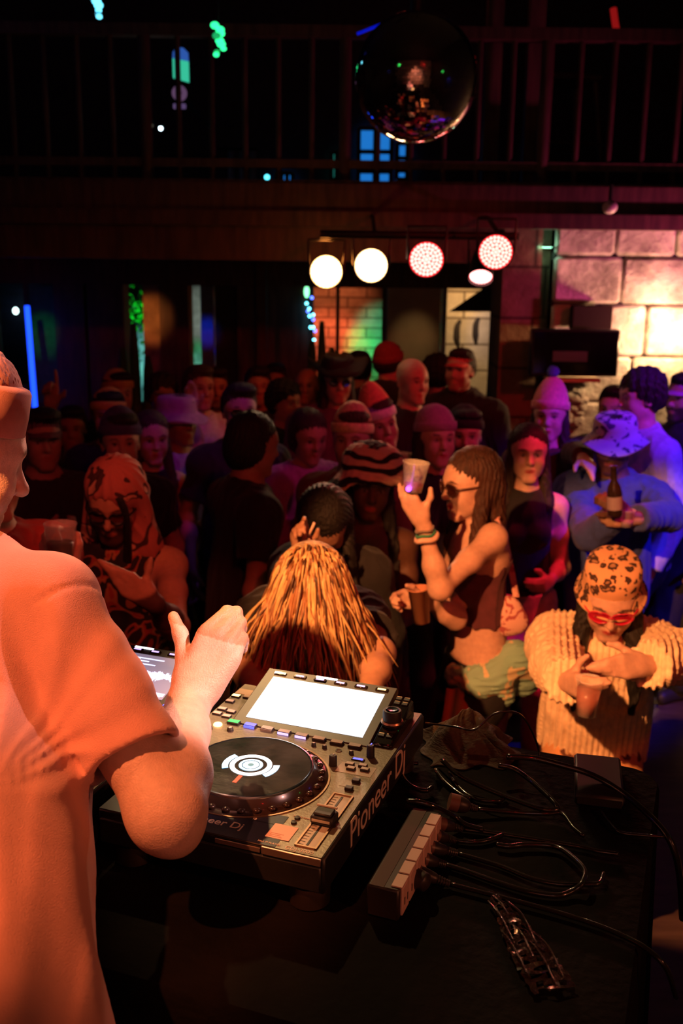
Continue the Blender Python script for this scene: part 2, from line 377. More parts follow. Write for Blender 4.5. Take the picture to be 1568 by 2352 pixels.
    for x, y, r in ((.204, .277, .0034), (.222, .276, .0034), (.266, .274, .0034), (.062, .277, .0048), (.030, .270, .0036)):
        b = MB().lathe([(r * 1.15, .001), (r, .0055), (r * .7, .0068), (.0003, .007)], 20, (x, y, 0)).build('small_button', m_rub, t, off=Z)
        MB().lathe([(r * .6, .0069), (.0003, .0074)], 16, (x, y, 0)).build('button_cap', m_ivory, b, off=Z)
    ring(MB(), .0032, .0048, .001, .0028, (.245, .276, 0), 24).build('jack_ring', m_silver, t, off=Z)
    for x, y, r, gm in ((.035, .287, .0072, g_warm), (.013, .288, .0062, g_warm)):
        MB().lathe([(r, .001), (r, .003), (r * .8, .0045), (.0003, .0048)], 28, (x, y, 0)).build('lit_button', gm, t, off=Z)
    for x, y, hh in ((.253, .231, .016), (.296, .276, .019)):
        k = MB().lathe([(.0062, .001), (.0058, hh), (.0045, hh + .0015), (.0003, hh + .0018)], 24, (x, y, 0)).build('knob', m_rub, t, off=Z)
        MB().box((x - .0006, y, hh + .0018), (x + .0006, y + .005, hh + .0024)).build('knob_mark', m_ivory if x < .27 else g_blue, k, off=Z)
    b = MB().box((.272, .256, .001), (.292, .2635, .003), bev=.0006).build('sync_button', m_rub, t, off=Z); MB().box((.2745, .2575, .003), (.2895, .262, .0036)).build('button_light', g_blue, b, off=Z)
    for x, y in ((.270, .235), (.2895, .2375), (.276, .2235), (.296, .2275)):
        b = MB().box((x, y, .001), (x + .013, y + .0085, .0052), bev=.0007).build('square_button', m_rub, t, off=Z); MB().box((x + .001, y + .001, .0052), (x + .012, y + .0075, .006)).build('button_cap', m_ivory, b, off=Z)
    MB().box((.262, .216, .0012), (.316, .246, .0016)).build('button_plate', m_ivory, t, off=Z)
    for x, y in ((.296, .192), (.294, .168)):
        b = MB().box((x, y, .001), (x + .011, y + .009, .0062), bev=.0008).build('range_button', m_rub, t, off=Z)
        MB().box((x - .012, y + .011, .0012), (x + .014, y + .0118, .0015)).build('print_line', m_ivory, b, off=Z)
    # tempo slider
    m = MB(); 
    for x in (.283, .3105): m.box((x, .016, .001), (x + .0025, .155, .0034))
    for y in (.016, .1535): m.box((.283, y, .001), (.313, y + .0025, .0034))
    sl = m.build('slider_frame', m_bronze, t, off=Z)
    MB().box((.2855, .018, .0012), (.3105, .1535, .0014)).build('slider_bed', m_ivory, sl, off=Z)
    m = MB(); m.box((.2965, .022, .0014), (.2995, .150, .0020)); [m.box((.286, .022 + .0065 * i, .0014), (.293, .0228 + .0065 * i, .0018)) for i in range(20)]
    m.build('slider_slot', m_rub, sl, off=Z)
    c = MB().box((.283, .068, .003), (.314, .094, .0145), bev=.002); c.box((.286, .071, .0145), (.311, .091, .0185), bev=.0015); c = c.build('slider_cap', m_rub, sl, off=Z)
    MB().box((.284, .0895, .0175), (.313, .0925, .0205), bev=.0006).build('cap_bar', m_ivory, c, off=Z); MB().box((.286, .0665, .0085), (.311, .0685, .0115)).build('cap_line', m_ivory, c, off=Z)
    # sticker, printing
    st = MB().box((.240, .021, .0018), (.273, .0545, .0022), bev=.0001).build('sticker', mat('sticker_pink', (.78, .55, .45), .6), t, off=Z)
    m = MB(); [m.box((.244, .024 + .0035 * i, .0022), (.262 - .003 * (i % 2), .0250 + .0035 * i, .0023)) for i in range(3)]; m.build('sticker_print', mat('sticker_ink', (.5, .12, .08), .6), st, off=Z)
    I = np.eye(3)
    text('brand_lettering', 'Pioneer Dj', .0195, m_print, t, (.120, .0235, .0019 + DZ), I)
    text('model_lettering', 'CDJ-3000', .0095, m_print, t, (.274, .0055, .0014 + DZ), I); text('small_lettering', 'MULTI PLAYER', .0048, m_print, t, (.236, .0075, .0019 + DZ), I)
    text('scale_lettering', '10', .006, m_print, t, (.207, .052, .0019 + DZ), I); text('master_lettering', 'MASTER TEMPO', .0035, m_print, t, (.255, .079, .0019 + DZ), I)
    for i in range(2):
        b = MB().lathe([(.004, .0012), (.0036, .004), (.0003, .0045)], 18, (.262, .064 + .012 * i, 0)).build('small_button', m_rub, t, off=Z)
    Rs = np.stack([A(0, 1, 0), A(0, 0, 1), A(1, 0, 0)], 1)
    text('side_lettering', 'Pioneer Dj', .058, m_print, t, (.3292, .095, -.040 + DZ), Rs)
    for i, (x, y) in enumerate(((.010, .395), (.030, .398), (.010, .372), (.012, .340), (.030, .336), (.012, .322), (.031, .318))):
        b = MB().box((x - .004, y - .004, .001), (x + .011, y + .006, .004), bev=.0006).build('side_button', m_rub, t, off=Z); MB().box((x - .003, y - .003, .004), (x + .010, y + .005, .0046)).build('button_cap', (g_warm, m_ivory, m_ivory, m_print, m_ivory, m_print, m_print)[i], b, off=Z)
    MB().box((.005, .408, .001), (.040, .428, .0025), bev=.0005).build('usb_cover', m_ivory, t, off=Z)
    return t
deck1 = make_deck('black dj deck with a white glowing screen and bare platter, beside the power strip')
def copy_tree(o, parent=None):
    c = o.copy(); C.objects.link(c)
    if parent is not None: c.parent = parent
    for ch in list(o.children): copy_tree(ch, c)
    return c
deck2 = copy_tree(deck1); deck2.location = Vector(D2W(-.357, .005)); deck2['label'] = 'black dj deck half hidden behind the arm, with a grey waveform screen'
for o in deck2.children_recursive:
    if o.name.startswith('screen.') or o.name == 'screen':
        o.data = o.data.copy(); o.data.materials.clear(); o.data.materials.append(m_scr2)
    if o.name.startswith('screen_reading'):
        o.data = o.data.copy(); o.data.materials.clear(); o.data.materials.append(g_pale); scr2 = o
m = MB(); rr = random.Random(5); T = math.radians(13.7); R = rotm('X', math.degrees(T)); o_ = (.0, .306, .0035)
for i in range(110):
    x = .074 + .0017 * i; a = .003 + .012 * rr.random() * (.6 + .4 * math.sin(i * .3)); m.box((x, .072 - a, .0009), (x + .0017, .072 + a, .0010), R, o_)
    a = .002 + .004 * rr.random(); m.box((x, .020, .0009), (x + .0014, .020 + a, .0010), R, o_)
for i in range(4): m.box((.10 + .01 * i, .112 - .006 * (i % 2), .0009), (.13 + .02 * i, .115 - .006 * (i % 2), .0010), R, o_)
w = m.build('waveform', g_scrink, None, off=(0, 0, -DZ)); w.parent = scr2.parent
tx = text('time_reading', '03:20', .014, g_scrink, scr2.parent, A(*(np.array(o_) + R @ A(.088, .036, .001))) + A(0, 0, DZ), R)

# table under a black cloth
m_cloth = mat('black_cloth', (.0055, .0035, .003), .85, noise=.5, nscale=9, bump=.3, bscale=60, spec=.08)
TX0, TX1, TY0, TY1 = -1.5, .70, -.172, .560
t = thing('table', 'black cloth covered table carrying the dj decks and cables', 'table', D2W(0, 0, -.985), DY)
m = MB(); nx, ny = 110, 44; r = .05
def tcl(i, j):
    x = TX0 + (TX1 - TX0) * i / nx; y = TY0 + (TY1 - TY0) * j / ny
    z = .0 - .0016 * (1 + math.sin(x * 9 + y * 5) * math.sin(y * 13 - x * 4)) * .6
    dx = max(0, x - (TX1 - r)); dy = max(0, y - (TY1 - r)); q = math.hypot(dx, dy)
    if q > r and dx > 0 and dy > 0: x = TX1 - r + dx * r / q; y = TY1 - r + dy * r / q
    return A(x, y, z + .985)
vs = [tcl(i, j) for i in range(nx + 1) for j in range(ny + 1)]; fs = [(i * (ny + 1) + j, (i + 1) * (ny + 1) + j, (i + 1) * (ny + 1) + j + 1, i * (ny + 1) + j + 1) for i in range(nx) for j in range(ny)]
m.add(vs, fs); b0 = len(m.v)
edge = [i * (ny + 1) for i in range(nx + 1)] + [nx * (ny + 1) + j for j in range(1, ny + 1)] + [i * (ny + 1) + ny for i in range(nx - 1, -1, -1)]
lv = [.006, .03, .3, .6, .93]
for l, dz in enumerate(lv):
    for k, e in enumerate(edge):
        v = np.array(m.v[e]); c = A((TX0 + TX1) / 2, (TY0 + TY1) / 2, v[2]); n = nrm(A(np.clip(v[0], TX0, TX1) - np.clip(v[0], TX0 + .02, TX1 - .02), v[1] - np.clip(v[1], TY0 + .02, TY1 - .02), 0))
        m.v.append(tuple(v + n * (.004 + .02 * dz * (1 + math.sin(k * .55))) - A(0, 0, dz)))
ne = len(edge); prev = edge
for l in range(len(lv)):
    cur = [b0 + l * ne + k for k in range(ne)]
    for k in range(ne - 1): m.f.append((prev[k], prev[k + 1], cur[k + 1], cur[k]))
    prev = cur
m.build('tablecloth', m_cloth, t)
for x in (TX0 + .06, TX1 - .08):
    for y in (TY0 + .05, TY1 - .05): MB().cyl((x, y, 0), (x, y, .965), .016).build('leg', m_rub, t)
MB().box((TX0 + .02, TY0 + .02, .95), (TX1 - .02, TY1 - .02, .98)).build('table_board', mat('board', (.1, .07, .05), .7), t)

# power strip
N0 = PZ(842, 2030, 1.53); N1 = PZ(945, 1856, 1.53); N2 = PZ(900, 2043, 1.53)
ax = nrm((N1 - N0) * (1, 1, 0)); sx = A(ax[1], -ax[0], 0); Lp = np.linalg.norm((N1 - N0)[:2]) * 1.02; Wp = .042
Rp = np.stack([sx, ax, A(0, 0, 1)], 1); base = A(N0[0], N0[1], TZ + .0005)
ps = thing('power_strip', 'black metal power strip with a row of pale outlets beside the deck', 'power strip', base)
MB().box((0, 0, 0), (Wp, Lp, .044), Rp, (0, 0, 0), bev=.0025).build('body', mat('strip_black', (.03, .02, .018), .4), ps)
MB().box((.004, .001, .044), (.022, Lp - .002, .0446), Rp).build('tape_stripe', mat('strip_dark_red', (.07, .03, .025), .7), ps)
n = 6
for i in range(n):
    y0 = .006 + (Lp - .012) * i / n; y1 = .003 + (Lp - .012) * (i + 1) / n
    s = MB().box((Wp, y0, .006), (Wp + .004, y1, .0445), Rp, bev=.0012); s.box((Wp - .012, y0, .044), (Wp + .003, y1, .0462), Rp, bev=.0006)
    s = s.build('outlet', mat('outlet_pale', (.66, .42, .34), .55), ps)
    mh = MB(); [mh.box((Wp + .0035, (y0 + y1) / 2 + a - .0012, .018), (Wp + .0045, (y0 + y1) / 2 + a + .0012, .028), Rp) for a in (-.006, .006)]; mh.build('socket_slots', m_rub, s)
MB().lathe([(.003, .0), (.0028, .001), (.0003, .0014)], 16, Rp @ A(.034, Lp * .28, .044)).build('screw', m_silver, ps)
m_cab = mat('cable_black', (.016, .012, .010), .2, coat=.8); m_plug = mat('plug_black', (.03, .02, .018), .4)
def PT(u, v, h=.0045):
    q = PZ(u, v, TZ + h); return q
def cable(label, pts, r=.0042, h=None, plug=None, group=None, hs=None, name='cable', m_=None):
    hs = hs or [r * 1.02 + .001] * len(pts); q = [PT(u, v, hh) for (u, v), hh in zip(pts, hs)]
    o = thing(name, label, 'cable', q[0], 0, group); mb = MB().tube(q, r * .8, 8, 6); mb.build('cord', m_ or m_cab, o, True, off=q[0])
    if plug:
        e = PT(*plug[0], .022); d = nrm(q[0] - e); L = np.linalg.norm(q[0] - e)
        k = MB().tube([e, e + d * L * .35, e + d * L * .62, e + d * L * .72], plug[1], 14, 3, [1, 1.05, .8, .5]); k.build('plug', m_plug, o, 'auto', off=q[0])
        s = MB(); [s.cyl(e + d * L * (.70 + .07 * i), e + d * L * (.74 + .07 * i), .0062 - .0003 * i, 12) for i in range(5)]; s.tube([e + d * L * .6, q[0]], .0044, 10, 1); s.build('strain_relief', m_plug, o, 'auto', off=q[0])
        s = MB(); [s.cyl(e + d * (-.003) , e + d * .011, plug[1] * 1.06, 16)]; s.build('plug_face', mat('plug_red', (.16, .07, .05), .4), o, 'auto', off=q[0])
    return o
cable('black power cable from the strip outlet farthest from the viewer, running straight right', [(1058, 1904), (1139, 1914), (1235, 1929), (1330, 1945), (1372, 1955), (1420, 1962)], plug=((1004, 1890), .0095))
cable('black power cable from the second farthest strip outlet, with a short curl', [(1043, 1930), (1080, 1934), (1110, 1932), (1132, 1926), (1160, 1915)], plug=((990, 1916), .009))
cable('black power cable from the third strip outlet, sagging under the wide loop', [(1047, 1959), (1145, 1988), (1217, 2017), (1282, 2031), (1344, 2031), (1377, 2028), (1386, 2006)], plug=((976, 1943), .009))
cable('black power cable forming the wide loop on the table', [(1022, 1986), (1072, 2002), (1145, 2028), (1217, 2049), (1279, 2057), (1315, 2046), (1337, 2028), (1342, 1999), (1311, 1966), (1273, 1944), (1209, 1940), (1170, 1944), (1139, 1940)], r=.005, plug=((962, 1970), .009), hs=[.006] * 5 + [.008, .016, .016, .012] + [.008] * 4)
cable('black power cable from the nearest outlet, crossing to the table edge', [(1030, 2030), (1127, 2055), (1253, 2088), (1362, 2122), (1435, 2152), (1489, 2183), (1530, 2225), (1552, 2290)], plug=((946, 1998), .009), hs=[.006] * 5 + [.006, -.01, -.09])
o = thing('adapter_plug', 'stubby rounded black plug on the nearest strip outlet', 'plug', PT(940, 2012, .02)); e = PT(938, 2010, .021); e2 = PT(985, 2030, .021)
MB().tube([e, e + (e2 - e) * .5, e + (e2 - e) * .85, e2], .0135, 18, 5, [1, 1, .9, .35]).build('plug_body', m_plug, o, True, off=o.location)
cable('thick black cable arching from the cloth bag over the table edge', [(1163, 1738), (1225, 1742), (1290, 1758), (1362, 1781), (1435, 1825), (1507, 1890), (1543, 1941), (1560, 2010), (1566, 2110)], r=.0062, hs=[.045, .042, .036, .028, .02, .012, -.005, -.06, -.2])
cable('black cable folded back on itself in front of the cloth bag', [(1014, 1745), (1054, 1781), (1127, 1816), (1217, 1850), (1253, 1860), (1279, 1859), (1275, 1847), (1254, 1825), (1217, 1792), (1181, 1767), (1145, 1758)], r=.005, hs=[.03, .02, .012, .01, .01, .010, .014, .016, .02, .024, .03])
cable('black cable ending in a ridged inline socket', [(1094, 1858), (1181, 1866), (1253, 1869), (1290, 1868), (1316, 1900), (1340, 1920)], plug=((1036, 1842), .0125), hs=[.012, .006, .006, .007, .006, .006])
cable('inner cable of the pair curling out under the bag', [(1000, 1768), (1022, 1796), (1058, 1825), (1080, 1834)], r=.0045)
cable('outer cable of the pair curling out under the bag', [(1032, 1774), (1047, 1800), (1072, 1825), (1105, 1838), (1145, 1839), (1160, 1830)], r=.0045)
cable('small cable loop lying against the deck side', [(960, 1753), (938, 1754), (923, 1764), (924, 1780), (936, 1799), (957, 1812), (979, 1816), (992, 1808)], r=.0045)
cable('black cable passing over the far end of the power strip', [(935, 1840), (963, 1842), (999, 1853), (1043, 1875), (1069, 1894), (1110, 1906)], r=.005, hs=[.05, .052, .045, .02, .012, .01])
cable('thin dark wire rising in an arch above the cloth bag', [(978, 1661), (1043, 1669), (1081, 1677), (1101, 1668), (1132, 1641), (1164, 1634), (1193, 1641), (1215, 1668), (1234, 1712), (1240, 1745)], r=.0022, hs=[.055, .09, .095, .10, .115, .12, .11, .08, .03, .006], name='wire')
cable('thin cable reaching the right table edge past the black box', [(1378, 1862), (1400, 1890), (1424, 1912), (1470, 1918), (1525, 1922)], r=.003)
# cloth bag
UPZ = A(0, 0, 1)
c0 = PZ(1062, 1740, TZ); c1 = PZ(985, 1720, TZ); c2 = PZ(1170, 1715, TZ); c3 = PZ(1110, 1800, TZ)
ea = nrm((c2 - c1) * (1, 1, 0)); eb = A(-ea[1], ea[0], 0); La = np.linalg.norm((c2 - c1)[:2]); mb = MB(); na, nb_ = 96, 64; rs = np.random.RandomState(12)
for i in range(na + 1):
    for j in range(nb_ + 1):
        a = i / na; b = j / nb_; w = 1 + .10 * math.sin(a * 9 + 1) ; x = (a - .06) * La * 1.10 + .008 * math.sin(b * 11); y = (b - .52) * .150 * w * (1 - .55 * abs(a - .45)) + .010 * math.sin(a * 14)
        e = min(1, 5 * a, 5 * (1 - a), 5 * b, 5 * (1 - b)); e = e * e * (3 - 2 * e)
        th = math.atan2(b - .75, a - .42); r_ = math.hypot(a - .42, b - .75)
        hgt = .058 * math.exp(-((a - .42) / .24) ** 2 - ((b - .60) / .34) ** 2) + .020 * math.exp(-((a - .75) / .2) ** 2 - ((b - .4) / .4) ** 2)
        fo = (abs(math.sin(th * 4.5 + 3 * r_)) ** .7 * .012 * min(1, 3 * r_) + .005 * abs(math.sin(a * 26 + b * 9 + 2 * math.sin(b * 8)))) * (1 - .3 * r_)
        mb.v.append(tuple(c1 + ea * x + eb * y + UPZ * (.0015 + (hgt + fo) * e)))
mb.f = [(i * (nb_ + 1) + j, (i + 1) * (nb_ + 1) + j, (i + 1) * (nb_ + 1) + j + 1, i * (nb_ + 1) + j + 1) for i in range(na) for j in range(nb_)]
bl = mb.build('cloth_bag', mat('bag_cloth', (.060, .040, .022), .8, bump=.6, bscale=90, stretch=(1, 1, 4)), None, True); so_ = bl.modifiers.new('thick', 'SOLIDIFY'); so_.thickness = .0014
tag(bl, 'crumpled dark cloth bag on the table behind the cables', 'bag')
# black box with a label
q0 = PZ(1250, 1742, TZ + .03); q1 = PZ(1340, 1752, TZ + .03); q2 = PZ(1395, 1838, TZ + .03)
Rb = np.stack([nrm((q1 - q0) * (1, 1, 0)), np.cross(A(0, 0, 1), nrm((q1 - q0) * (1, 1, 0))), A(0, 0, 1)], 1); bo = PZ(1318, 1850, TZ + .0005)
bx = thing('adapter_box', 'flat black box with a striped pale label behind the cables', 'box', bo)
MB().box((0, 0, 0), (.074, .140, .020), Rb, bev=.004).build('case', mat('box_black', (.016, .012, .010), .45), bx)
MB().box((-.0006, .105, .003), (.0, .134, .018), Rb).build('label', mat('label_pale', (.75, .62, .5), .6), bx); m = MB(); [m.box((-.0009, .109 + .008 * i, .004), (-.0006, .111 + .008 * i, .017), Rb) for i in range(3)]; m.build('label_stripes', m_rub, bx)
# crumpled clear sleeve
s0 = PZ(1128, 2056, TZ); s1 = PZ(1272, 2285, TZ); d = nrm((s1 - s0) * (1, 1, 0)); w = A(-d[1], d[0], 0); L = np.linalg.norm((s1 - s0)[:2])
m_wrap = mat('wrap_shiny', (.10, .05, .04), .10, .7, bump=1, bscale=260, coat=.5); sl = thing('plastic_sleeve', 'crumpled shiny plastic sleeve lying at the front of the table', 'wrapper', s0)
m = MB(); rs = np.random.RandomState(4); nu, nv = 42, 7
g = {}
for i in range(nu):
    for j in range(nv):
        t_ = i / (nu - 1); wd_ = .004 + .022 * math.sin(min(1, t_ * 1.25) * PI * .5) ** 1.2; jj = (j / (nv - 1) - .5) * 2
        q = d * L * t_ + w * (wd_ * jj + rs.normal() * .0014) + A(0, 0, .004 + .010 * (1 - jj * jj) * min(1, t_ * 3) * (1.1 - t_) + abs(rs.normal()) * .0025)
        g[i, j] = len(m.v); m.v.append(tuple(q))
for i in range(nu - 1):
    for j in range(nv - 1):
        if rs.rand() > .30 or j in (0, nv - 2): m.f.append((g[i, j], g[i + 1, j], g[i + 1, j + 1], g[i, j + 1]))
m.build('film', m_wrap, sl, False)
m = MB(); [m.tube([d * L * a + w * b + A(0, 0, .006), d * L * (a + .22) + w * (b * 1.2 + .002) + A(0, 0, .013), d * L * (a + .48) + w * (b * 1.1) + A(0, 0, .008)], .0016, 6, 5) for a, b in ((.02, -.003), (.1, -.012), (.12, .011), (.4, -.018), (.45, .016), (.5, .004), (.3, -.002))]; m.build('seam', m_wrap, sl, True)
# ------------------------------------------------------------------ the room
m_wood = mat('dark_wood', (.085, .045, .028), .6, noise=.5, nscale=6, bump=.3, bscale=30, stretch=(4, 4, .6))
m_plank = mat('floor_wood', (.10, .06, .05), .5, noise=.4, nscale=5, bump=.15, bscale=25, stretch=(1, 5, 1))
m_dark = mat('dark_paint', (.03, .022, .022), .7, noise=.3)
m_beige = mat('beige_wall', (.5, .42, .3), .8, noise=.2, nscale=3)
def stone_mat(name, c1, c2, sc_=2.2, bs=1.0, brick=None):
    if name in MATS: return MATS[name]
    m = bpy.data.materials.new(name); m.use_nodes = True; nt = m.node_tree; N = nt.nodes.new; L = nt.links.new; b = nt.nodes['Principled BSDF']; b.inputs['Roughness'].default_value = .85
    tc = N('ShaderNodeTexCoord'); mp = N('ShaderNodeMapping'); L(tc.outputs['Object'], mp.inputs[0])
    n = N('ShaderNodeTexNoise'); n.inputs['Scale'].default_value = sc_ * 2.5; n.inputs['Detail'].default_value = 9; n.inputs['Roughness'].default_value = .65; L(mp.outputs[0], n.inputs['Vector'])
    cr = N('ShaderNodeValToRGB'); cr.color_ramp.elements[0].position = .35; cr.color_ramp.elements[0].color = (*c1, 1); cr.color_ramp.elements[1].position = .68; cr.color_ramp.elements[1].color = (*c2, 1); L(n.outputs[0], cr.inputs[0])
    if brick:
        sp = N('ShaderNodeSeparateXYZ'); L(mp.outputs[0], sp.inputs[0]); ad = N('ShaderNodeMath'); ad.operation = 'ADD'; L(sp.outputs[0], ad.inputs[0]); L(sp.outputs[1], ad.inputs[1])
        cb = N('ShaderNodeCombineXYZ'); L(ad.outputs[0], cb.inputs[0]); L(sp.outputs[2], cb.inputs[1])
        bt = N('ShaderNodeTexBrick'); bt.inputs['Scale'].default_value = 1; bt.inputs['Brick Width'].default_value = brick[0]; bt.inputs['Row Height'].default_value = brick[1]; bt.inputs['Mortar Size'].default_value = brick[2]; bt.inputs['Mortar Smooth'].default_value = .3
        bt.inputs['Color1'].default_value = (1, 1, 1, 1); bt.inputs['Color2'].default_value = (.72, .72, .72, 1); bt.inputs['Mortar'].default_value = (.25, .22, .2, 1); L(cb.outputs[0], bt.inputs['Vector'])
        mx = N('ShaderNodeMix'); mx.data_type = 'RGBA'; mx.blend_type = 'MULTIPLY'; mx.inputs[0].default_value = 1; L(cr.outputs[0], mx.inputs[6]); L(bt.outputs[0], mx.inputs[7]); L(mx.outputs[2], b.inputs['Base Color'])
    else: L(cr.outputs[0], b.inputs['Base Color'])
    bp = N('ShaderNodeBump'); bp.inputs['Strength'].default_value = bs; bp.inputs['Distance'].default_value = .08; L(n.outputs[0], bp.inputs['Height']); L(bp.outputs[0], b.inputs['Normal'])
    MATS[name] = m; return m
m_stone = stone_mat('fireplace_stone', (.20, .16, .15), (.75, .68, .62), 1.3, 1.0)
m_block = stone_mat('pillar_stone', (.10, .06, .04), (.30, .19, .12), .8, .8, (.5, .33, .012))
m_brick = stone_mat('back_brick', (.35, .28, .22), (.75, .62, .5), 1.2, .8, (.42, .11, .010))
def wallbox(name, lo, hi, m, k='structure'):
    o = MB().box(lo, hi).build(name, m, None); o['kind'] = k; return o
def span(u0, u1, v0, v1, d):                                      # the world extent of a patch of the photo d metres off
    a = P(u0, v0, d); b = P(u1, v1, d); return a, b
wallbox('floor', (-5.2, -2.2, -.1), (5.2, 13.2, 0), m_plank)
wallbox('stage_floor', (-3.2, -2.2, 0.0), (1.6, 1.85, .5), mat('stage_black', (.03, .025, .025), .6, noise=.3))
wallbox('ceiling', (-5.2, -2.2, 5.6), (5.2, 13.2, 5.7), m_dark)
wallbox('wall_left', (-5.3, -2.2, 0), (-5.2, 13.2, 5.6), m_dark); wallbox('wall_rear', (-5.2, -2.3, 0), (5.2, -2.2, 5.6), mat('stage_wall', (.7, .48, .4), .8, noise=.6, nscale=1.5))
wallbox('wall_far', (-5.2, 13.2, 0), (5.2, 13.3, 5.6), m_dark)
YW = 8.6; ZT = 2.34                                               # dividing wall under the gallery
# piers of the dividing wall between its openings (image x at that depth)
def XU(u, v, y):                                                  # world x of image column u on the plane y
    r = ray(u, v); t = (y - CAMP[1]) / r[1]; return (CAMP + r * t)[0]
def ZV(u, v, y):
    r = ray(u, v); t = (y - CAMP[1]) / r[1]; return (CAMP + r * t)[2]
piers = [(-160, -20, 'wall_far_left', m_wood), (78, 128, None, None), (128, 196, 'pier', m_wood), (204, 286, 'pier', m_wood), (368, 434, 'pier', m_wood), (545, 708, 'pier', m_wood), (888, 1008, 'pier', m_beige)]
n = 0
for u0, u1, nm, mt in piers:
    if nm is None: continue
    n += 1; x0 = XU(u0, 780, YW); x1 = XU(u1, 780, YW)
    wallbox('wall_pier_%d' % n if nm == 'pier' else nm, (x0, YW, 0), (x1, YW + .25, ZT + .1), mt)
x0 = XU(-160, 700, YW); x1 = XU(1142, 700, YW)
wallbox('wall_lintel', (x0, YW - .02, ZV(400, 655, YW)), (x1, YW + .26, 2.75), m_wood)
wallbox('wall_sill', (x0, YW + .02, 0), (XU(880, 900, YW), YW + .2, ZV(400, 930, YW)), m_wood)
# panels, posts and strips seen between the piers
wallbox('trim_1', (XU(64, 780, YW), YW + .1, .3), (XU(128, 780, YW), YW + .16, ZV(95, 655, YW)), mat('green_panel', (.06, .16, .07), .7, noise=.3))
wallbox('trim_2', (XU(196, 780, YW), YW + .1, .3), (XU(206, 780, YW), YW + .16, ZT), mat('green_edge', (.08, .3, .18), .7))
wallbox('trim_3', (XU(328, 780, YW), YW + .05, .3), (XU(369, 780, YW), YW + .25, ZT), mat('raw_post', (.35, .20, .10), .8, noise=.5, nscale=8, bump=.6, bscale=12))
wallbox('trim_4', (XU(459, 780, YW), YW + .08, .3), (XU(487, 780, YW), YW + .2, ZT), mat('blue_post', (.12, .18, .5), .6, noise=.2))
wallbox('trim_5', (XU(590, 780, YW - .1), YW - .14, .0), (XU(612, 780, YW - .1), YW - .02, ZT), m_wood)
wallbox('ceiling_gallery', (-5.2, 6.9, 2.62), (5.2, 11.8, 2.74), m_dark)
# lit room behind
wallbox('wall_back_room', (-5.2, 11.3, 0), (5.2, 11.5, 2.62), m_brick)
o = wallbox('wall_back_rock', (XU(270, 700, 10.9), 10.85, 0), (XU(470, 700, 10.9), 11.25, 2.62), stone_mat('rock_pale', (.10, .14, .12), (.7, .75, .75), 1.5, 1.0))
wallbox('wall_partition', (XU(1003, 780, 9.3), 8.85, 0), (XU(1012, 780, 9.3), 9.9, 2.6), mat('blue_white', (.5, .6, .8), .6))
wallbox('wall_door_stone', (XU(985, 780, 10.2), 10.2, 0), (XU(1175, 780, 10.2), 10.4, 2.6), stone_mat('door_stone', (.5, .42, .32), (.85, .75, .6), 1.0, .6, (.6, .26, .012)))
o = MB().add([P(1030, 716, 8.75), P(1142, 640, 8.75), P(1142, 716, 8.75), P(1030, 716, 9.0), P(1142, 640, 9.0), P(1142, 716, 9.0)], [(0, 1, 2), (3, 5, 4), (0, 3, 4, 1), (1, 4, 5, 2), (2, 5, 3, 0)]).build('ceiling_slope', m_dark, None); o['kind'] = 'structure'
wallbox('trim_8', (XU(491, 780, YW), YW + .1, 0), (XU(547, 780, YW), YW + .16, ZT), m_dark); wallbox('trim_9', (XU(-30, 780, 9.9), 9.9, 0), (XU(75, 780, 9.9), 9.95, 2.6), mat('navy_backing', (.02, .03, .08), .6, noise=.5, nscale=4, stretch=(.5, 1, 3)))  # dark backing boards added to hide lit brick in two openings
# glass in two of the openings
m_glass = mat('pane_glass', (.9, .95, 1), .05, trans=1.0, ior=1.1)
for i, (u0, u1) in enumerate(((-20, 62), (708, 888))):
    w = MB().box((XU(u0, 780, YW), YW + .12, ZV(u0, 900, YW)), (XU(u1, 780, YW), YW + .125, ZT)).build('window_%d' % (i + 1), m_glass, None); w['kind'] = 'structure'
    f = MB(); a, b, z0, z1 = XU(u0, 780, YW), XU(u1, 780, YW), ZV(u0, 900, YW), ZT
    f.box((a, YW + .1, z0), (a + .04, YW + .16, z1)); f.box((b - .04, YW + .1, z0), (b, YW + .16, z1)); f.box((a, YW + .1, z1 - .05), (b, YW + .16, z1)); f.box((a, YW + .1, z0), (b, YW + .16, z0 + .05)); f.build('window_frame', m_wood, w)
# blue neon tube
a = P(62, 703, 8.2); b = P(82, 955, 8.2)
tag(MB().cyl(a, b, .022, 12).build('neon_wall_lamp', glow('neon', (.01, .06, 1), 2.6), None, True), 'vertical blue glowing tube beside the leftmost window', 'neon light')
tag(MB().ball(P(36, 714, 9.5), (.026, .026, .032)).build('lamp_bulb', glow('bulb', (.7, 1, .95), 5), None, True), 'small white lamp shining behind the dark blue window', 'lamp')
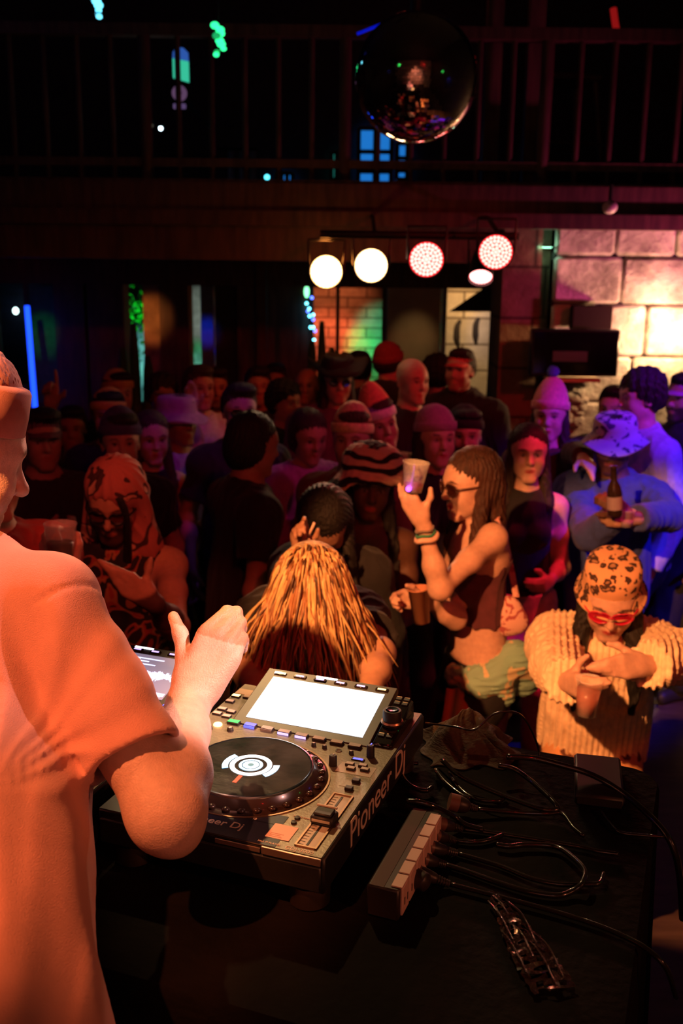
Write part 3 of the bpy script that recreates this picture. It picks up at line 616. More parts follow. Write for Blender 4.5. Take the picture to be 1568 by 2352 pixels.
# plants: columns of a cactus and leafy clumps
def cactus(u, v, d, s, lab):
    c = P(u, v, d); mb = MB()
    for dx, h in ((0, .55), (-.09, .36), (.10, .30)):
        n_ = 10; pts = [A(c[0] + dx * s * .4, c[1], .01), c + A(dx * s, 0, 0), c + A(dx * s, 0, h * s)]
        mb.tube(pts, .045 * s, 12, 5, [1, 1, .9, .5])
    return tag(mb.build('cactus', mat('cactus_green', (.04, .12, .03), .7, bump=.5, bscale=30, stretch=(6, 6, .3)), None, True), lab, 'plant')
cactus(312, 905, 7.9, 1.0, 'dark columnar cactus silhouetted against the pale rock')
cactus(738, 868, 7.4, .75, 'dark plant silhouette in front of the orange brick window')
def leaves(name, pts, lab, m_, sz=.07, n=160, seed=1):
    rs = np.random.RandomState(seed); mb = MB()
    for _ in range(n):
        c = np.array(pts[rs.randint(len(pts))]) + rs.normal(size=3) * (.12, .06, .16); d = nrm(rs.normal(size=3)); w = nrm(np.cross(d, rs.normal(size=3))); l = sz * rs.uniform(.6, 1.3)
        mb.add([c, c + d * l * .5 + w * l * .22, c + d * l, c + d * l * .5 - w * l * .22 + nrm(np.cross(d, w)) * .006], [(0, 1, 2), (0, 2, 3)])
    o = mb.build(name, m_, None, False); o['kind'] = 'stuff'; o['label'] = lab; return o
leaves('hanging_foliage', [P(308, v, 9.6) for v in (690, 720, 750, 780, 800)] + [P(292, 740, 9.5)], 'green lit foliage hanging in the window left of the raw post', mat('leaf_green', (.08, .35, .08), .6), n=190)
# ornament shapes on the door stone (dark carved fish shapes hung on the wall)
for k, (u, v, tl) in enumerate(((1049, 765, 8), (1092, 759, 4))):
    c = P(u, v, 10.05); mb = MB().tube([c + A(.02 * tl / 8, 0, -.14), c + A(0, 0, -.05), c + A(0, 0, .06), c + A(.03, 0, .13)], .034, 10, 5, [.4, 1, .9, .5])
    tag(mb.build('wall_hanging', m_dark, None, True), ('dark curved ornament hung on the pale stone wall above the capped man', 'straight dark ornament hung on the pale stone wall near the pillar')[k], 'ornament')
# string of fairy lights
st = thing('string_light', 'string of small blue and cyan fairy lights in the corner of the orange window', 'string light', P(705, 665, 8.4))
pts = [(705, 668), (716, 684), (704, 697), (710, 709), (707, 715), (719, 723), (711, 726), (719, 734), (713, 752), (719, 752), (723, 760), (721, 781)]
MB().tube([P(u, v, 8.4) for u, v in pts], .003, 6, 4).build('wire', m_rub, st, True, off=st.location)
for k, (u, v) in enumerate(pts):
    if k == 0: MB().ball(P(704, 670, 8.4), (.022, .02, .05)).build('bulb', glow('bulb_green', (.25, 1, .45), 2.5), st, True, off=st.location)
    else: MB().ball(P(u, v, 8.4), .0125, 8).build('bulb', (glow('bulb_cyan', (.15, .8, 1), 6), glow('bulb_blue', (.08, .15, 1), 6))[(k * 7) % 3 == 1], st, True, off=st.location)
for k, (u, v, r) in enumerate(((522, 761, .028), (502, 806, .020), (528, 806, .020))):
    tag(MB().ball(P(u, v, 8.72), r, 8).build('wall_lamp', glow('blue_lamp', (.01, .03, .9), 1.2), None, True), ('dim blue lamp, topmost of three beyond the blue post', 'lower dim blue lamp next to the blue post', 'lower dim blue lamp farther from the blue post')[k], 'lamp')
tag(MB().box(P(1016, 635, 8.4), P(1036, 641, 8.45)).build('exit_light', glow('exit_green', (.01, .55, .1), 1.0), None), 'small green lit strip above the doorway of pale stone', 'sign light')
tag(MB().box(P(1236, 552, 6.5), P(1263, 569, 6.6)).build('screen_light', glow('pale_box', (.6, 1, .8), 3), None), 'small bright greenish box light above the dark wall plaque', 'lamp')

# ------------------------------------------------------------------ right side: pillar, fireplace wall, television
YP = 6.75
wallbox('pillar', (XU(1146, 800, YP), YP, 0), (XU(1232, 800, YP), YP + .5, 2.66), m_block)
wallbox('wall_right_return', (XU(1220, 800, 6.9), 6.9, 0), (XU(1290, 800, 6.9), 7.2, 2.66), m_block)
m = MB(); rs = np.random.RandomState(9)                           # rough fieldstone wall built of separate courses
xa, xb, yb = XU(1262, 800, 6.75), XU(1700, 800, 6.75), 6.75; z = 0
while z < 2.62:
    h = rs.uniform(.20, .42); x = xa - rs.uniform(0, .3)
    h = min(h, 2.62 - z) if 2.62 - z - h > .08 else 2.62 - z
    while x < xb + .2:
        w = rs.uniform(.3, .75); m.box((max(x, xa), yb - rs.uniform(0, .05), z + .004), (x + w - .008, yb + .3, z + h - .004), bev=.02); x += w
    z += h
o = m.build('wall_right', m_stone, None); o['kind'] = 'structure'
wallbox('wall_right_core', (xa, 6.78, 0), (xb + .4, 7.2, 2.62), m_dark); wallbox('wall_side', (xb + .35, -2.2, 0), (xb + .45, 7.2, 5.6), m_dark)
# bumpy lower stonework under the television
m = MB()
for i in range(26):
    u = rs.uniform(1292, 1378); v = rs.uniform(868, 1000); c = P(u, v, 6.35); c[1] = 6.70; m.ball(c, (rs.uniform(.03, .07), .04, rs.uniform(.025, .05)), 8)
o = m.build('wall_right_cobbles', m_stone, None, True); o['kind'] = 'structure'
def onwall(u, v, y): return A(XU(u, v, y), y, ZV(u, v, y))
a = onwall(1214, 862, 6.45); b = onwall(1422, 757, 6.45)
tv = thing('television', 'large black television on the stone wall beside the bright wall light', 'television', A((a[0] + b[0]) / 2, 6.5, a[2]))
MB().box((a[0], 6.42, a[2]), (b[0], 6.50, b[2]), bev=.008).build('casing', mat('tv_black', (.008, .007, .008), .35), tv, off=tv.location)
MB().box((a[0] + .015, 6.416, a[2] + .02), (b[0] - .015, 6.42, b[2] - .015)).build('screen', mat('tv_screen', (.006, .005, .007), .12), tv, off=tv.location)
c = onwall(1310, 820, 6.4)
MB().box((c[0] - .11, 6.413, c[2] - .03), (c[0] + .11, 6.416, c[2] + .035)).build('painted_glint', mat('tv_glint', (.10, .06, .07), .4, emit=(.10, .04, .05), estr=.05), tv, off=tv.location)  # faintly glowing plate standing in for a reflection on the dark screen
MB().box((a[0] + .2, 6.50, a[2] + .05), (b[0] - .2, 6.72, b[2] - .08)).build('bracket', m_rub, tv, off=tv.location)
a = onwall(1312, 756, 6.6); b = onwall(1408, 702, 6.6)
tag(MB().box((a[0], 6.6, a[2]), (b[0], 6.69, b[2]), bev=.006).build('wall_plaque', mat('plaque', (.022, .010, .012), .9, spec=.1), None), 'dark rectangular plaque on the stone wall above the television', 'plaque')
a = onwall(1262, 866, 6.5); b = onwall(1372, 872, 6.5)
sh = thing('mantel_shelf', 'narrow pale shelf under the television', 'shelf', A(a[0], 6.5, b[2])); MB().box((a[0], 6.42, b[2] - .01), (b[0], 6.70, b[2] + .012)).build('board', mat('shelf_pale', (.8, .65, .45), .6), sh, off=sh.location)
MB().box((a[0] + .05, 6.5, b[2] - .07), (a[0] + .08, 6.70, b[2] - .01)).build('bracket', m_rub, sh, off=sh.location)
# slanted ceiling over the right side and its trim
m = MB(); pA = [P(1095, 512, 6.2), P(1600, 446, 4.6)]
wallbox('ceiling_trim', (XU(1142, 640, 6.7), 6.62, 2.62), (5.2, 6.72, 2.72), m_wood)
ca = thing('security_camera', 'small pale dome camera fixed under the gallery edge', 'camera', P(1400, 476, 6.0)); MB().ball((0, 0, 0), (.045, .045, .04)).build('dome', mat('cam_white', (.7, .6, .6), .4), ca, True); MB().cyl((0, 0, .02), (0, 0, .13), .012).build('mount', m_rub, ca)

# ------------------------------------------------------------------ gallery with its front beam, rails and what stands on it
ZB0, ZB1 = 2.56, 2.80; YG = 6.55
wallbox('beam_front', (-5.2, YG, ZB0), (5.2, YG + .3, ZB1), m_wood)
wallbox('beam_ledge', (-5.2, YG - .06, ZB0 - .02), (5.2, YG + .02, ZB0 + .07), m_wood); wallbox('beam_lower', (-5.2, YG + .01, 2.33), (.95, YG + .28, ZB0), m_wood)
wallbox('floor_gallery', (-5.2, YG + .02, ZB1 - .04), (5.2, 13.1, ZB1 + .02), m_wood)
wallbox('wall_gallery', (-5.2, 9.6, ZB1), (5.2, 9.7, 5.6), mat('gallery_wall', (.05, .035, .04), .8, noise=.3))
rl = thing('gallery_railing', 'dark wooden balustrade along the gallery above the dance floor', 'railing', (0, YG + .12, ZB1))
MB().box((-5.1, -.04, .86), (5.1, .05, .93)).build('top_rail', m_wood, rl); MB().box((-5.1, -.025, .10), (5.1, .03, .15)).build('bottom_rail', m_wood, rl)
for i in range(49): MB().cyl((-5.0 + .208 * i, 0, .0), (-5.0 + .208 * i, 0, .87), .018 if i % 6 else .04, 10).build('baluster', m_wood, rl)
# blue lit windows at the back of the gallery
g_win = glow('window_blue', (.015, .22, .75), .75)
def gwin(k, u0, u1, v0, v1, lab, nx=2, nz=3, y=9.55, m_=None):
    a = onwall(u0, v1, y); b = onwall(u1, v0, y)
    w = MB().box((a[0], y, a[2]), (b[0], y + .04, b[2])).build('window_%d' % k, m_ or g_win, None); w['kind'] = 'structure'; w['label'] = lab
    f = MB(); 
    for i in range(nx + 1): x = a[0] + (b[0] - a[0]) * i / nx; f.box((x - .02, y - .03, a[2]), (x + .02, y + .0, b[2]))
    for i in range(nz + 1): z = a[2] + (b[2] - a[2]) * (i / nz) ** 1.3; f.box((a[0], y - .03, z - .018), (b[0], y + .0, z + .018))
    f.build('window_frame', m_wood, w)
gwin(3, 822, 900, 296, 425, 'blue window beneath the mirror ball', 2, 3); gwin(4, 910, 936, 330, 412, 'narrow blue window beside the larger one', 1, 3)
gwin(5, 634, 672, 398, 448, 'small blue window on the gallery', 3, 2); gwin(6, 760, 786, 350, 432, 'narrow green and blue window', 2, 3, m_=glow('window_green', (.02, .25, .2), .5)); gwin(7, 536, 556, 434, 470, 'dim blue window at the stairs', 1, 1, m_=glow('window_dim', (.02, .08, .3), .35))
tag(MB().ball(P(613, 407, 8.6), .022, 8).build('wall_lamp', glow('pilot', (.1, .8, 1), 3), None, True), 'tiny cyan lamp beside the small blue gallery window', 'lamp')
# posts of the gallery stair seen faintly blue
for k, (u, v0, v1) in enumerate(((530, 345, 505), (556, 345, 510), (581, 345, 508))):
    a = P(u, v1, 7.6); b = P(u, v0, 7.6); tag(MB().cyl(a, b, .022, 10).build('stair_rail_post', mat('stair_grey', (.15, .17, .25), .5), None, True), ('slim stair post, farthest from the small blue window', 'middle one of three slim stair posts', 'slim stair post closest to the small blue window')[k], 'post', 'stair posts')
wallbox('trim_6', P(500, 348, 7.65), P(590, 340, 7.55), mat('stair_rail', (.12, .2, .35), .5)); wallbox('trim_7', P(535, 512, 7.65), P(598, 504, 7.55), MATS['stair_rail'])
# stools put upside-down along the gallery
def stool(u, v, d, s, lab):
    c = P(u, v, d); t = thing('bar_stool', lab, 'stool', c, .25, 'wooden stools on the gallery')
    MB().box((-.19 * s, -.19 * s, .70 * s), (.19 * s, .19 * s, .74 * s), bev=.01).build('seat', m_wood, t)
    for x in (-1, 1):
        for y in (-1, 1): MB().cyl((x * .24 * s, y * .2 * s, 0), (x * .16 * s, y * .15 * s, .70 * s), .018 * s, 10).build('leg', m_wood, t)
    for z in (.18, .30):
        for y in (-1, 1): MB().cyl((-.22 * s, y * .19 * s, z * s), (.22 * s, y * .19 * s, z * s), .012 * s, 8).build('stretcher', m_wood, t)
    return t
c = P(1280, 350, 6.9)
t_ = stool(1285, 350, 6.9, 1.0, 'tall wooden stool standing on the gallery beyond the mirror ball'); t_.location.z = ZB1 + .022
# things glimpsed high in the room: hanging glass lamps, banner, dial, small spots
def glass_lamp(u, v, d, col, s, lab):
    c = P(u, v, d); t = thing('pendant_lamp', lab, 'pendant lamp', c, 0, 'glass pendant lamps'); rs = np.random.RandomState(int(u)); g = glow('p%d' % u, col, s)
    for i in range(9):
        q = A(rs.uniform(-.022, .022), rs.uniform(-.02, .02), .07 - .018 * i); r_ = .023 if i < 6 else .016
        MB().ball(q, (r_, r_, r_ * .75), 8).build('glass_drop', g if i % 4 != 3 else glow('pd%d' % u, tuple(x * .4 for x in col), s * .5), t, True)
    MB().cyl((0, 0, .1), (0, 0, 5.55 - c[2]), .004, 6).build('cord', m_rub, t)
glass_lamp(220, 2, 4.9, (.15, .75, 1), 2.2, 'turquoise glass pendant lamp cut by the top edge'); glass_lamp(503, 92, 5.2, (.03, 1, .3), 2.0, 'green glass pendant lamp')
bn = thing('hanging_banner', 'small rounded hanging panel, blue above and green below', 'banner', P(415, 145, 7.2)); w_ = .057
MB().prism([(-w_, -.10), (w_ * 1.0, -.13), (w_, .01), (-w_, .03)], -.01, .01, np.stack([A(1, 0, 0), A(0, 0, 1), A(0, -1, 0)], 1)).build('lower_panel', glow('ban_green', (.05, .70, .42), .75), bn)
MB().prism([(-w_, .03), (w_, .01), (w_ * .95, .07), (w_ * .4, .10), (-w_ * .5, .105), (-w_ * .95, .07)], -.01, .01, np.stack([A(1, 0, 0), A(0, 0, 1), A(0, -1, 0)], 1)).build('upper_panel', glow('ban_blue', (.05, .18, .75), .5), bn)
MB().cyl((0, 0, .08), (0, 0, 5.58 - bn.location.z), .004, 6).build('cord', m_rub, bn)
dl = thing('wall_dial', 'round pale dial with a smaller one below, seen dimly on the gallery', 'dial', P(412, 214, 7.0)); Rw = np.stack([A(1, 0, 0), A(0, 0, 1), A(0, -1, 0)], 1)
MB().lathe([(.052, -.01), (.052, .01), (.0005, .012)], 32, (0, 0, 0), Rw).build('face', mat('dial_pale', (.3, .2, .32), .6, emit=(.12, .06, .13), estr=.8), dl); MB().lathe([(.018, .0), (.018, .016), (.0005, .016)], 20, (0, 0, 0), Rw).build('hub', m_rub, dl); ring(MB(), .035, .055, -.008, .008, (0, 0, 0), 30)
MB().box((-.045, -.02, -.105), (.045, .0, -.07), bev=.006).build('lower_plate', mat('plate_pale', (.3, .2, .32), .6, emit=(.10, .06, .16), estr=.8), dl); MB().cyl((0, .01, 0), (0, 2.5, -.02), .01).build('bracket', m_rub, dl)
for k, (u, v, r, c) in enumerate(((342, 288, .020, (1, .85, .6)), (369, 295, .013, (.6, .85, 1)))):
    sp = thing('ceiling_spot', ('small warm white spotlight under the dark beam', 'smaller cool white spotlight next to the warm one')[k], 'spotlight', P(u, v, 7.0)); MB().ball((0, 0, 0), r, 10).build('lens', glow('spot%d' % k, c, 12), sp, True); MB().cyl((0, .01, .0), (0, .12, .03), r * 1.3, 14).build('housing', m_rub, sp)
tag(MB().box(P(20, 30, 6.4), P(118, 270, 6.6)).build('hanging_board', mat('panel_navy', (.03, .03, .09), .6, noise=.3), None), 'big dark blue hanging panel in the upper corner', 'panel')
for k, u in enumerate((1130, 1225)):
    wallbox('pillar_gallery_%d' % (k + 1), (XU(u, 250, 6.9) - .05, 6.9, ZB1), (XU(u, 250, 6.9) + .05, 7.0, 5.6), m_wood)
rb = MB().tube([P(1408, 20, 6.3), P(1412, 50, 6.3), P(1418, 85, 6.3)], .022, 8, 4); tag(rb.build('wall_lamp', glow('redl', (.45, .01, .01), .5), None, True), 'short dim red lamp high on the gallery wall', 'lamp')

# ------------------------------------------------------------------ mirror ball
bc = P(955, 180, 4.06); BR = .25
mbm = bpy.data.materials.new('mirror_tiles'); mbm.use_nodes = True; b = mbm.node_tree.nodes['Principled BSDF']; b.inputs['Base Color'].default_value = (.9, .78, .74, 1); b.inputs['Metallic'].default_value = 1; b.inputs['Roughness'].default_value = .04
ball = thing('mirror_ball', 'big mirrored disco ball hanging over the dance floor', 'mirror ball', bc)
m = MB(); rs = np.random.RandomState(2); NR = 74
for i in range(NR):
    t0 = PI * i / NR; t1 = PI * (i + 1) / NR; n_ = max(6, int(2 * PI * math.sin((t0 + t1) / 2) * NR / PI))
    for j in range(n_):
        p0 = 2 * PI * (j + .04) / n_; p1 = 2 * PI * (j + .96) / n_; ta = t0 + .04 * (t1 - t0); tb = t1 - .04 * (t1 - t0)
        q = [A(math.sin(a) * math.cos(b_), math.sin(a) * math.sin(b_), math.cos(a)) * BR for a, b_ in ((ta, p0), (tb, p0), (tb, p1), (ta, p1))]
        c = sum(q) / 4; nn = nrm(c); tl = rs.normal(size=3) * .006; q = [x + nn * np.dot(x - c, tl) * 1.0 for x in q]
        m.add(q, [(0, 1, 2, 3)])
o = m.build('mirror_tiles', mbm, ball, False); MB().ball((0, 0, 0), BR * .9955, 40).build('core', m_rub, ball, True)
MB().cyl((0, 0, BR - .01), (0, 0, BR + .04), .03).build('cap', m_rub, ball); MB().cyl((0, 0, BR + .03), (0, 0, 5.6 - bc[2]), .005, 8).build('cord', m_rub, ball)
a = P(820, 78, 5.0); b_ = P(945, 28, 5.0); tag(MB().cyl(a, b_, .007, 8).build('hanging_light_strip', glow('strip_blue', (.0, .01, .8), .6), None, True), 'thin dim blue light strip behind the mirror ball', 'light strip')

# ------------------------------------------------------------------ par lights over the floor
bar_y = 5.45
def par(u, v, d, r, col, dot, s, lab, k=0, tiltz=0.0, asp=1.0):
    c = P(u, v, d); dirn = nrm(CAMP + A(-.1, 0, -.1) - c); t = thing('par_light', lab, 'stage light', c, 0, 'round led stage lights')
    z = dirn; x = nrm(np.cross(A(0, 0, 1), z)); y = np.cross(z, x)
    if asp < 1: z = nrm(z + A(0, 0, -1.1) ); x = nrm(np.cross(A(0, 0, 1), z)); y = np.cross(z, x)
    R = np.stack([x, y, z], 1)
    MB().lathe([(.03, -.17), (r * .75, -.16), (r * .98, -.09), (r * 1.10, .0), (r * 1.12, .022), (r * 1.05, .022), (r * 1.04, .002)], 40, (0, 0, 0), R, close=True).build('housing', mat('par_black', (.02, .018, .018), .4), t)
    face = MB().lathe([(r * 1.03, .0), (.0004, .0)], 40, (0, 0, 0), R).build('face', glow('face%d' % k, tuple(a * .8 for a in col), s * .35), t)
    m = MB(); 
    for rr_, n_ in ((0, 1), (.23, 6), (.45, 12), (.67, 18), (.89, 24)):
        for i in range(n_): a = 2 * PI * i / n_ + rr_; m.ball(R @ A(r * rr_ * math.cos(a), r * rr_ * math.sin(a), .006), r * .088, 6)
    m.build('led_lenses', glow('dot%d' % k, dot, s), t, True)
    m = MB(); m.tube([R @ A(-r * 1.15, 0, -.04), A(*(R @ A(-r * 1.2, 0, -.04))) + A(0, 0, .17), A(*(R @ A(r * 1.2, 0, -.04))) + A(0, 0, .17), R @ A(r * 1.15, 0, -.04)], .008, 8, 1); m.build('mounting_yoke', MATS['par_black'], t)
    return c
W1, W2, R1 = (1, .55, .18), (1, .6, .25), (1, .02, .03)
pc = [par(749, 624, 5.5, .083, W1, (1, .80, .45), 16, 'warm white round stage light above the dark plant silhouette', 1), par(852, 610, 5.5, .085, W2, (1, .82, .6), 14, 'warm white round stage light next to the red ones', 2),
      par(979, 596, 5.3, .086, R1, (1, .42, .36), 4.0, 'red and white round stage light under the mirror ball', 3), par(1138, 579, 5.3, .085, R1, (1, .45, .38), 3.6, 'red and white round stage light nearest the pillar', 4), par(1104, 632, 5.6, .063, R1, (1, .45, .42), 5.0, 'smaller tilted red stage light hanging lowest', 5, asp=.7)]
zb = P(940, 540, 5.5)[2]; lb = thing('lighting_bar', 'black bar carrying the row of round stage lights', 'lighting bar', A(.4, P(940, 545, 5.5)[1], zb))
xa_ = XU(735, 560, lb.location.y); xb_ = XU(1190, 540, lb.location.y)
MB().cyl((xa_ - .4, 0, 0), (xb_ - .4, 0, .0), .022, 14).build('bar', MATS['par_black'], lb)
for x in (xa_ + .3, xb_ - .1): MB().tube([(x - .4, 0, 0), (x - .4, .5, .12), (x - .4, 1.05, .15)], .014, 8, 1).build('hanger', MATS['par_black'], lb)
ls = thing('light_stand', 'thin upright pole rising under the first warm white stage light', 'light stand', P(776, 660, 7.5) * (1, 1, 0)); q = P(768, 645, 7.5)
MB().cyl((0, 0, 0), (0, 0, q[2]), .014, 12).build('pole', mat('stand_green', (.05, .12, .06), .5), ls)
for k in range(3): a = 2.1 * k + .3; MB().cyl((0, 0, .45), (.2 * math.cos(a), .2 * math.sin(a), .01), .010, 8).build('leg', MATS['stand_green'], ls)

for k, (x, y, z, c_, s_) in enumerate(((-1.0, -1.9, 3.6, (1, .10, .06), 14), (1.4, -1.9, 3.9, (1, .06, .05), 14), (2.4, -.2, 4.3, (1, .04, .05), 16), (-2.2, .8, 4.0, (.05, 1, .15), 12), (2.9, 1.6, 3.3, (.05, 1, .15), 12), (2.9, 2.6, 2.6, (.06, .08, 1), 16), (.5, -2.0, 3.2, (.8, .9, 1), 14), (-.2, -2.0, 3.1, (.8, .9, 1), 10), (-2.6, 2.0, 3.2, (.05, .1, 1), 12))):  # unseen coloured lamps added to give the mirror ball something to reflect
    t = thing('reflection_lamp', 'small round coloured stage lamp mounted behind the decks, number %s' % 'abcdefghi'[k], 'stage light', (x, y, z), 0, 'lamps around the stage'); t['label'] = 'small coloured lamp added out of view, only for reflections in the mirror ball'
    MB().ball((0, 0, 0), .045, 10).build('lens', glow('sl%.2f%.2f' % (c_[0], c_[1]), c_, s_), t, True); MB().cyl((0, -.02, .02), (0, -.16, .06), .05).build('lamp_housing', m_rub, t)
# ------------------------------------------------------------------ people
UP = A(0, 0, 1)
def rot(v, axis, deg):
    return np.array(Matrix.Rotation(math.radians(deg), 3, Vector(axis))) @ np.asarray(v, float)
def ik(a, b, la, lb, pole):
    a = np.array(a, float); b = np.array(b, float); d = b - a; L = min(np.linalg.norm(d), (la + lb) * .999); d = nrm(d); b = a + d * L
    x = (la * la - lb * lb + L * L) / (2 * L); h = math.sqrt(max(la * la - x * x, 0)); p = np.asarray(pole, float); p = nrm(p - d * (p @ d))
    return a + d * x + p * h, b
FL = {'i': (.043, .026, .020), 'm': (.047, .029, .021), 'r': (.043, .027, .020), 'p': (.034, .021, .018)}
def hand_prims(w, d, n, side, curl=(25, 30, 20), s=1.0, spread=5, thumb=(35, 20), fc=None, k=.006, rad=1.0, tcurl=25):
    """palm, four fingers of their own length and a thumb leaving the side of the palm; d along the hand, n out of the palm"""
    d = nrm(d); n = nrm(n - d * np.dot(n, d)); T = np.cross(d, n) * (1 if side == 'R' else -1); w = np.array(w, float); pr = []
    P_ = lambda a, t, o=0: w + s * (d * a + T * t + n * o)
    kn = {'i': (.092, .027), 'm': (.096, .009), 'r': (.090, -.010), 'p': (.080, -.027)}
    pr.append(cone(P_(-.02, 0), P_(.02, .002), .026 * s, .027 * s, .02, (n, .72)))
    for f, (a, t) in kn.items():
        pr.append(cone(P_(.012, t * .55), P_(a - .008, t), .0155 * s, .0118 * s, .014)); 
    pr.append(cone(P_(.02, .018, .006), P_(.055, .020, .006), .016 * s, .012 * s, .014)); pr.append(cone(P_(.02, -.018, .006), P_(.06, -.022, .004), .014 * s, .011 * s, .014))
    tips = {}
    for j, f in enumerate('imrp'):
        a, t = kn[f]; c = (fc or {}).get(f, curl); sp = (1.5 - j) * spread; b = P_(a, t); dr = rot(d, n, sp if side == 'R' else -sp); ax = np.cross(dr, n); r = [.0098, .0090, .0080, .0070]
        dd = dr; 
        for q in range(3):
            dd = rot(dd, ax, c[q]); e = b + dd * FL[f][q] * s
            pr.append(cone(b, e, r[q] * s * rad, r[q + 1] * s * rad, k)); b = e
        tips[f] = (b, dd)
    b = P_(.018, .024, .004); e = P_(.045, .040, .014); pr.append(cone(b, e, .0150 * s, .0125 * s, .012))
    td = nrm(d * math.cos(math.radians(thumb[0])) + T * math.sin(math.radians(thumb[0])) + n * math.sin(math.radians(thumb[1]))); ax = nrm(np.cross(td, d + n * .5)); b = e
    for q, (L, r0, r1) in enumerate(((.034, .0120, .0105), (.028, .0105, .0085))):
        if q: td = rot(td, ax, tcurl)
        e = b + td * L * s; pr.append(cone(b, e, r0 * s * rad, r1 * s * rad, .008)); b = e
    tips['t'] = (b, td); return pr, tips
def head_prims(c, F, U, L, s=1.0, sex='m', nose=1.0, jaw=1.0, openm=False, beard=False):
    q = lambda l, f, u: np.array(c) + s * (L * l + F * f + U * u); R = np.stack([L, F, U]); E = lambda ce, r, k, op='+': ell(q(*ce), [x * s for x in r], R, k * s, op)
    Cn = lambda a, b, r0, r1, k, op='+': cone(q(*a), q(*b), r0 * s, r1 * s, k * s, None, op)
    j = jaw * (1 if sex == 'm' else .88)
    pr = [E((0, -.008, .038), (.077, .096, .082), .02), E((0, .030, -.030), (.058, .060, .075), .03), E((0, .02, .02), (.070, .078, .06), .03), E((.034, .045, -.055), (.028, .034, .036), .02), E((-.034, .045, -.055), (.028, .034, .036), .02)]
    for x in (-1, 1):
        pr += [Cn((x * .052 * j, .005, -.066), (x * .018 * j, .076, -.102), .017, .014, .028), E((x * .036, .066, -.030), (.022, .020, .022), .03), Cn((x * .012, .090, .024), (x * .042, .076, .024), .010, .010, .014),
               E((x * .077, -.008, -.008), (.009, .020, .033), .010), E((x * .080, -.002, -.004), (.004, .010, .018), .004, '-')]
    pr += [Cn((-.014 * j, .080, -.104), (.014 * j, .080, -.104), .0155, .0155, .018), E((0, .080, -.070), (.028, .016, .022), .018)]
    for x in (-1, 1): pr.append(E((x * .031, .100, .004), (.019, .017, .0125), .012, '-'))
    for x in (-1, 1): pr += [E((x * .031, .0755, .003), (.0145, .0145, .0135), .003), Cn((x * .020, .0895, .0105), (x * .042, .0845, .0095), .0032, .0030, .004)]
    pr += [Cn((0, .089, .014), (0, .108 * nose, -.024), .0085, .0105, .012), E((0, .110 * nose, -.029), (.0105, .0115, .0095), .008), E((.0115, .098, -.033), (.0070, .0085, .0065), .006), E((-.0115, .098, -.033), (.0070, .0085, .0065), .006)]
    pr += [Cn((-.017, .091, -.061), (0, .0975, -.0585), .0048, .0058, .006), Cn((.017, .091, -.061), (0, .0975, -.0585), .0048, .0058, .006), Cn((-.015, .090, -.071), (.015, .090, -.071), .0055, .0055, .008), Cn((0, .0945, -.0715), (0, .0945, -.0715), .0062, .0062, .006)]
    pr += [Cn((-.023, .094, -.0655), (.023, .094, -.0655), .0018, .0018, .003, '-')]
    if openm: pr.append(E((0, .098, -.067), (.013, .012, .007), .004, '-'))
    return pr
def face_paint(c, F, U, L, s, skin, hair=(.03, .02, .015), beard=None, lips=(.55, .16, .14), shades=False):
    skin = np.array(skin); hair = np.array(hair)
    def fn(v, base):
        q = (v - np.array(c)) / s; l = q @ L; f = q @ F; u = q @ U; col = base
        def mix(m, cc):
            nonlocal col
            m = np.clip(m, 0, 1)[:, None]; col = col * (1 - m) + np.array(cc) * m
        near = (np.abs(l) < .1) & (np.abs(u) < .15) & (f > .02)
        for x in (-1, 1):
            d = np.sqrt(((l - x * .031) / .0135) ** 2 + ((u - .003) / .0068) ** 2); mix((1.15 - d) * 5 * near, skin * .4 + np.array((.20, .18, .17)))
            d = np.sqrt(((l - x * .031) / .0060) ** 2 + ((u - .003) / .0062) ** 2); mix((1.1 - d) * 5 * near, (.03, .018, .012))
            d = np.sqrt(((l - x * .031) / .017) ** 2 + ((u - .0115) / .0026) ** 2); mix((1.1 - d) * 3 * near, hair * .6)
            d = np.sqrt(((l - x * .033) / .022) ** 2 + ((u - .030 + .25 * np.abs(l - x * .033)) / .0045) ** 2); mix((1.15 - d) * 2.5 * near * .85, hair)
        d = np.sqrt((l / .024) ** 2 + ((u + .0655) / .0105) ** 2); mix((1.1 - d) * 3 * near * .8, lips)
        if beard is not None:
            m = np.clip((-.046 - u + .25 * np.abs(l)) / .008, 0, 1) * (f > -.005) * (u > -.15) * (1 - np.clip((1.15 - np.sqrt((l / .022) ** 2 + ((u + .066) / .009) ** 2)) * 4, 0, 1)); mix(m * .9, beard)
            m = np.clip((1.1 - np.sqrt((l / .030) ** 2 + ((u + .050) / .006) ** 2)) * 3, 0, 1) * near; mix(m * .85, beard)
        return col
    return fn
SK = {'l': (.62, .36, .27), 'm': (.45, .25, .17), 't': (.38, .19, .12), 'd': (.12, .055, .035)}
def skin_mat(): return mat('skin', (.6, .4, .3), .5, attr=True, noise=.12, nscale=60, bump=.12, bscale=220, sss=.08)
def fabric(name, col, rough=.85, **k): return mat('fabric_' + name, col, rough, noise=k.pop('noise', .18), nscale=k.pop('nscale', 35), bump=k.pop('bump', .35), bscale=k.pop('bscale', 180), **k)
M_HAIR = lambda nm, col: mat('hair_' + nm, col, .6, noise=.55, nscale=26, bump=.7, bscale=60, stretch=(3, 3, .25))
HC = {'black': (.012, .009, .008), 'brown': (.06, .028, .014), 'dark': (.028, .015, .010), 'blonde': (.62, .42, .20), 'auburn': (.12, .04, .018), 'umber': (.055, .018, .010)}

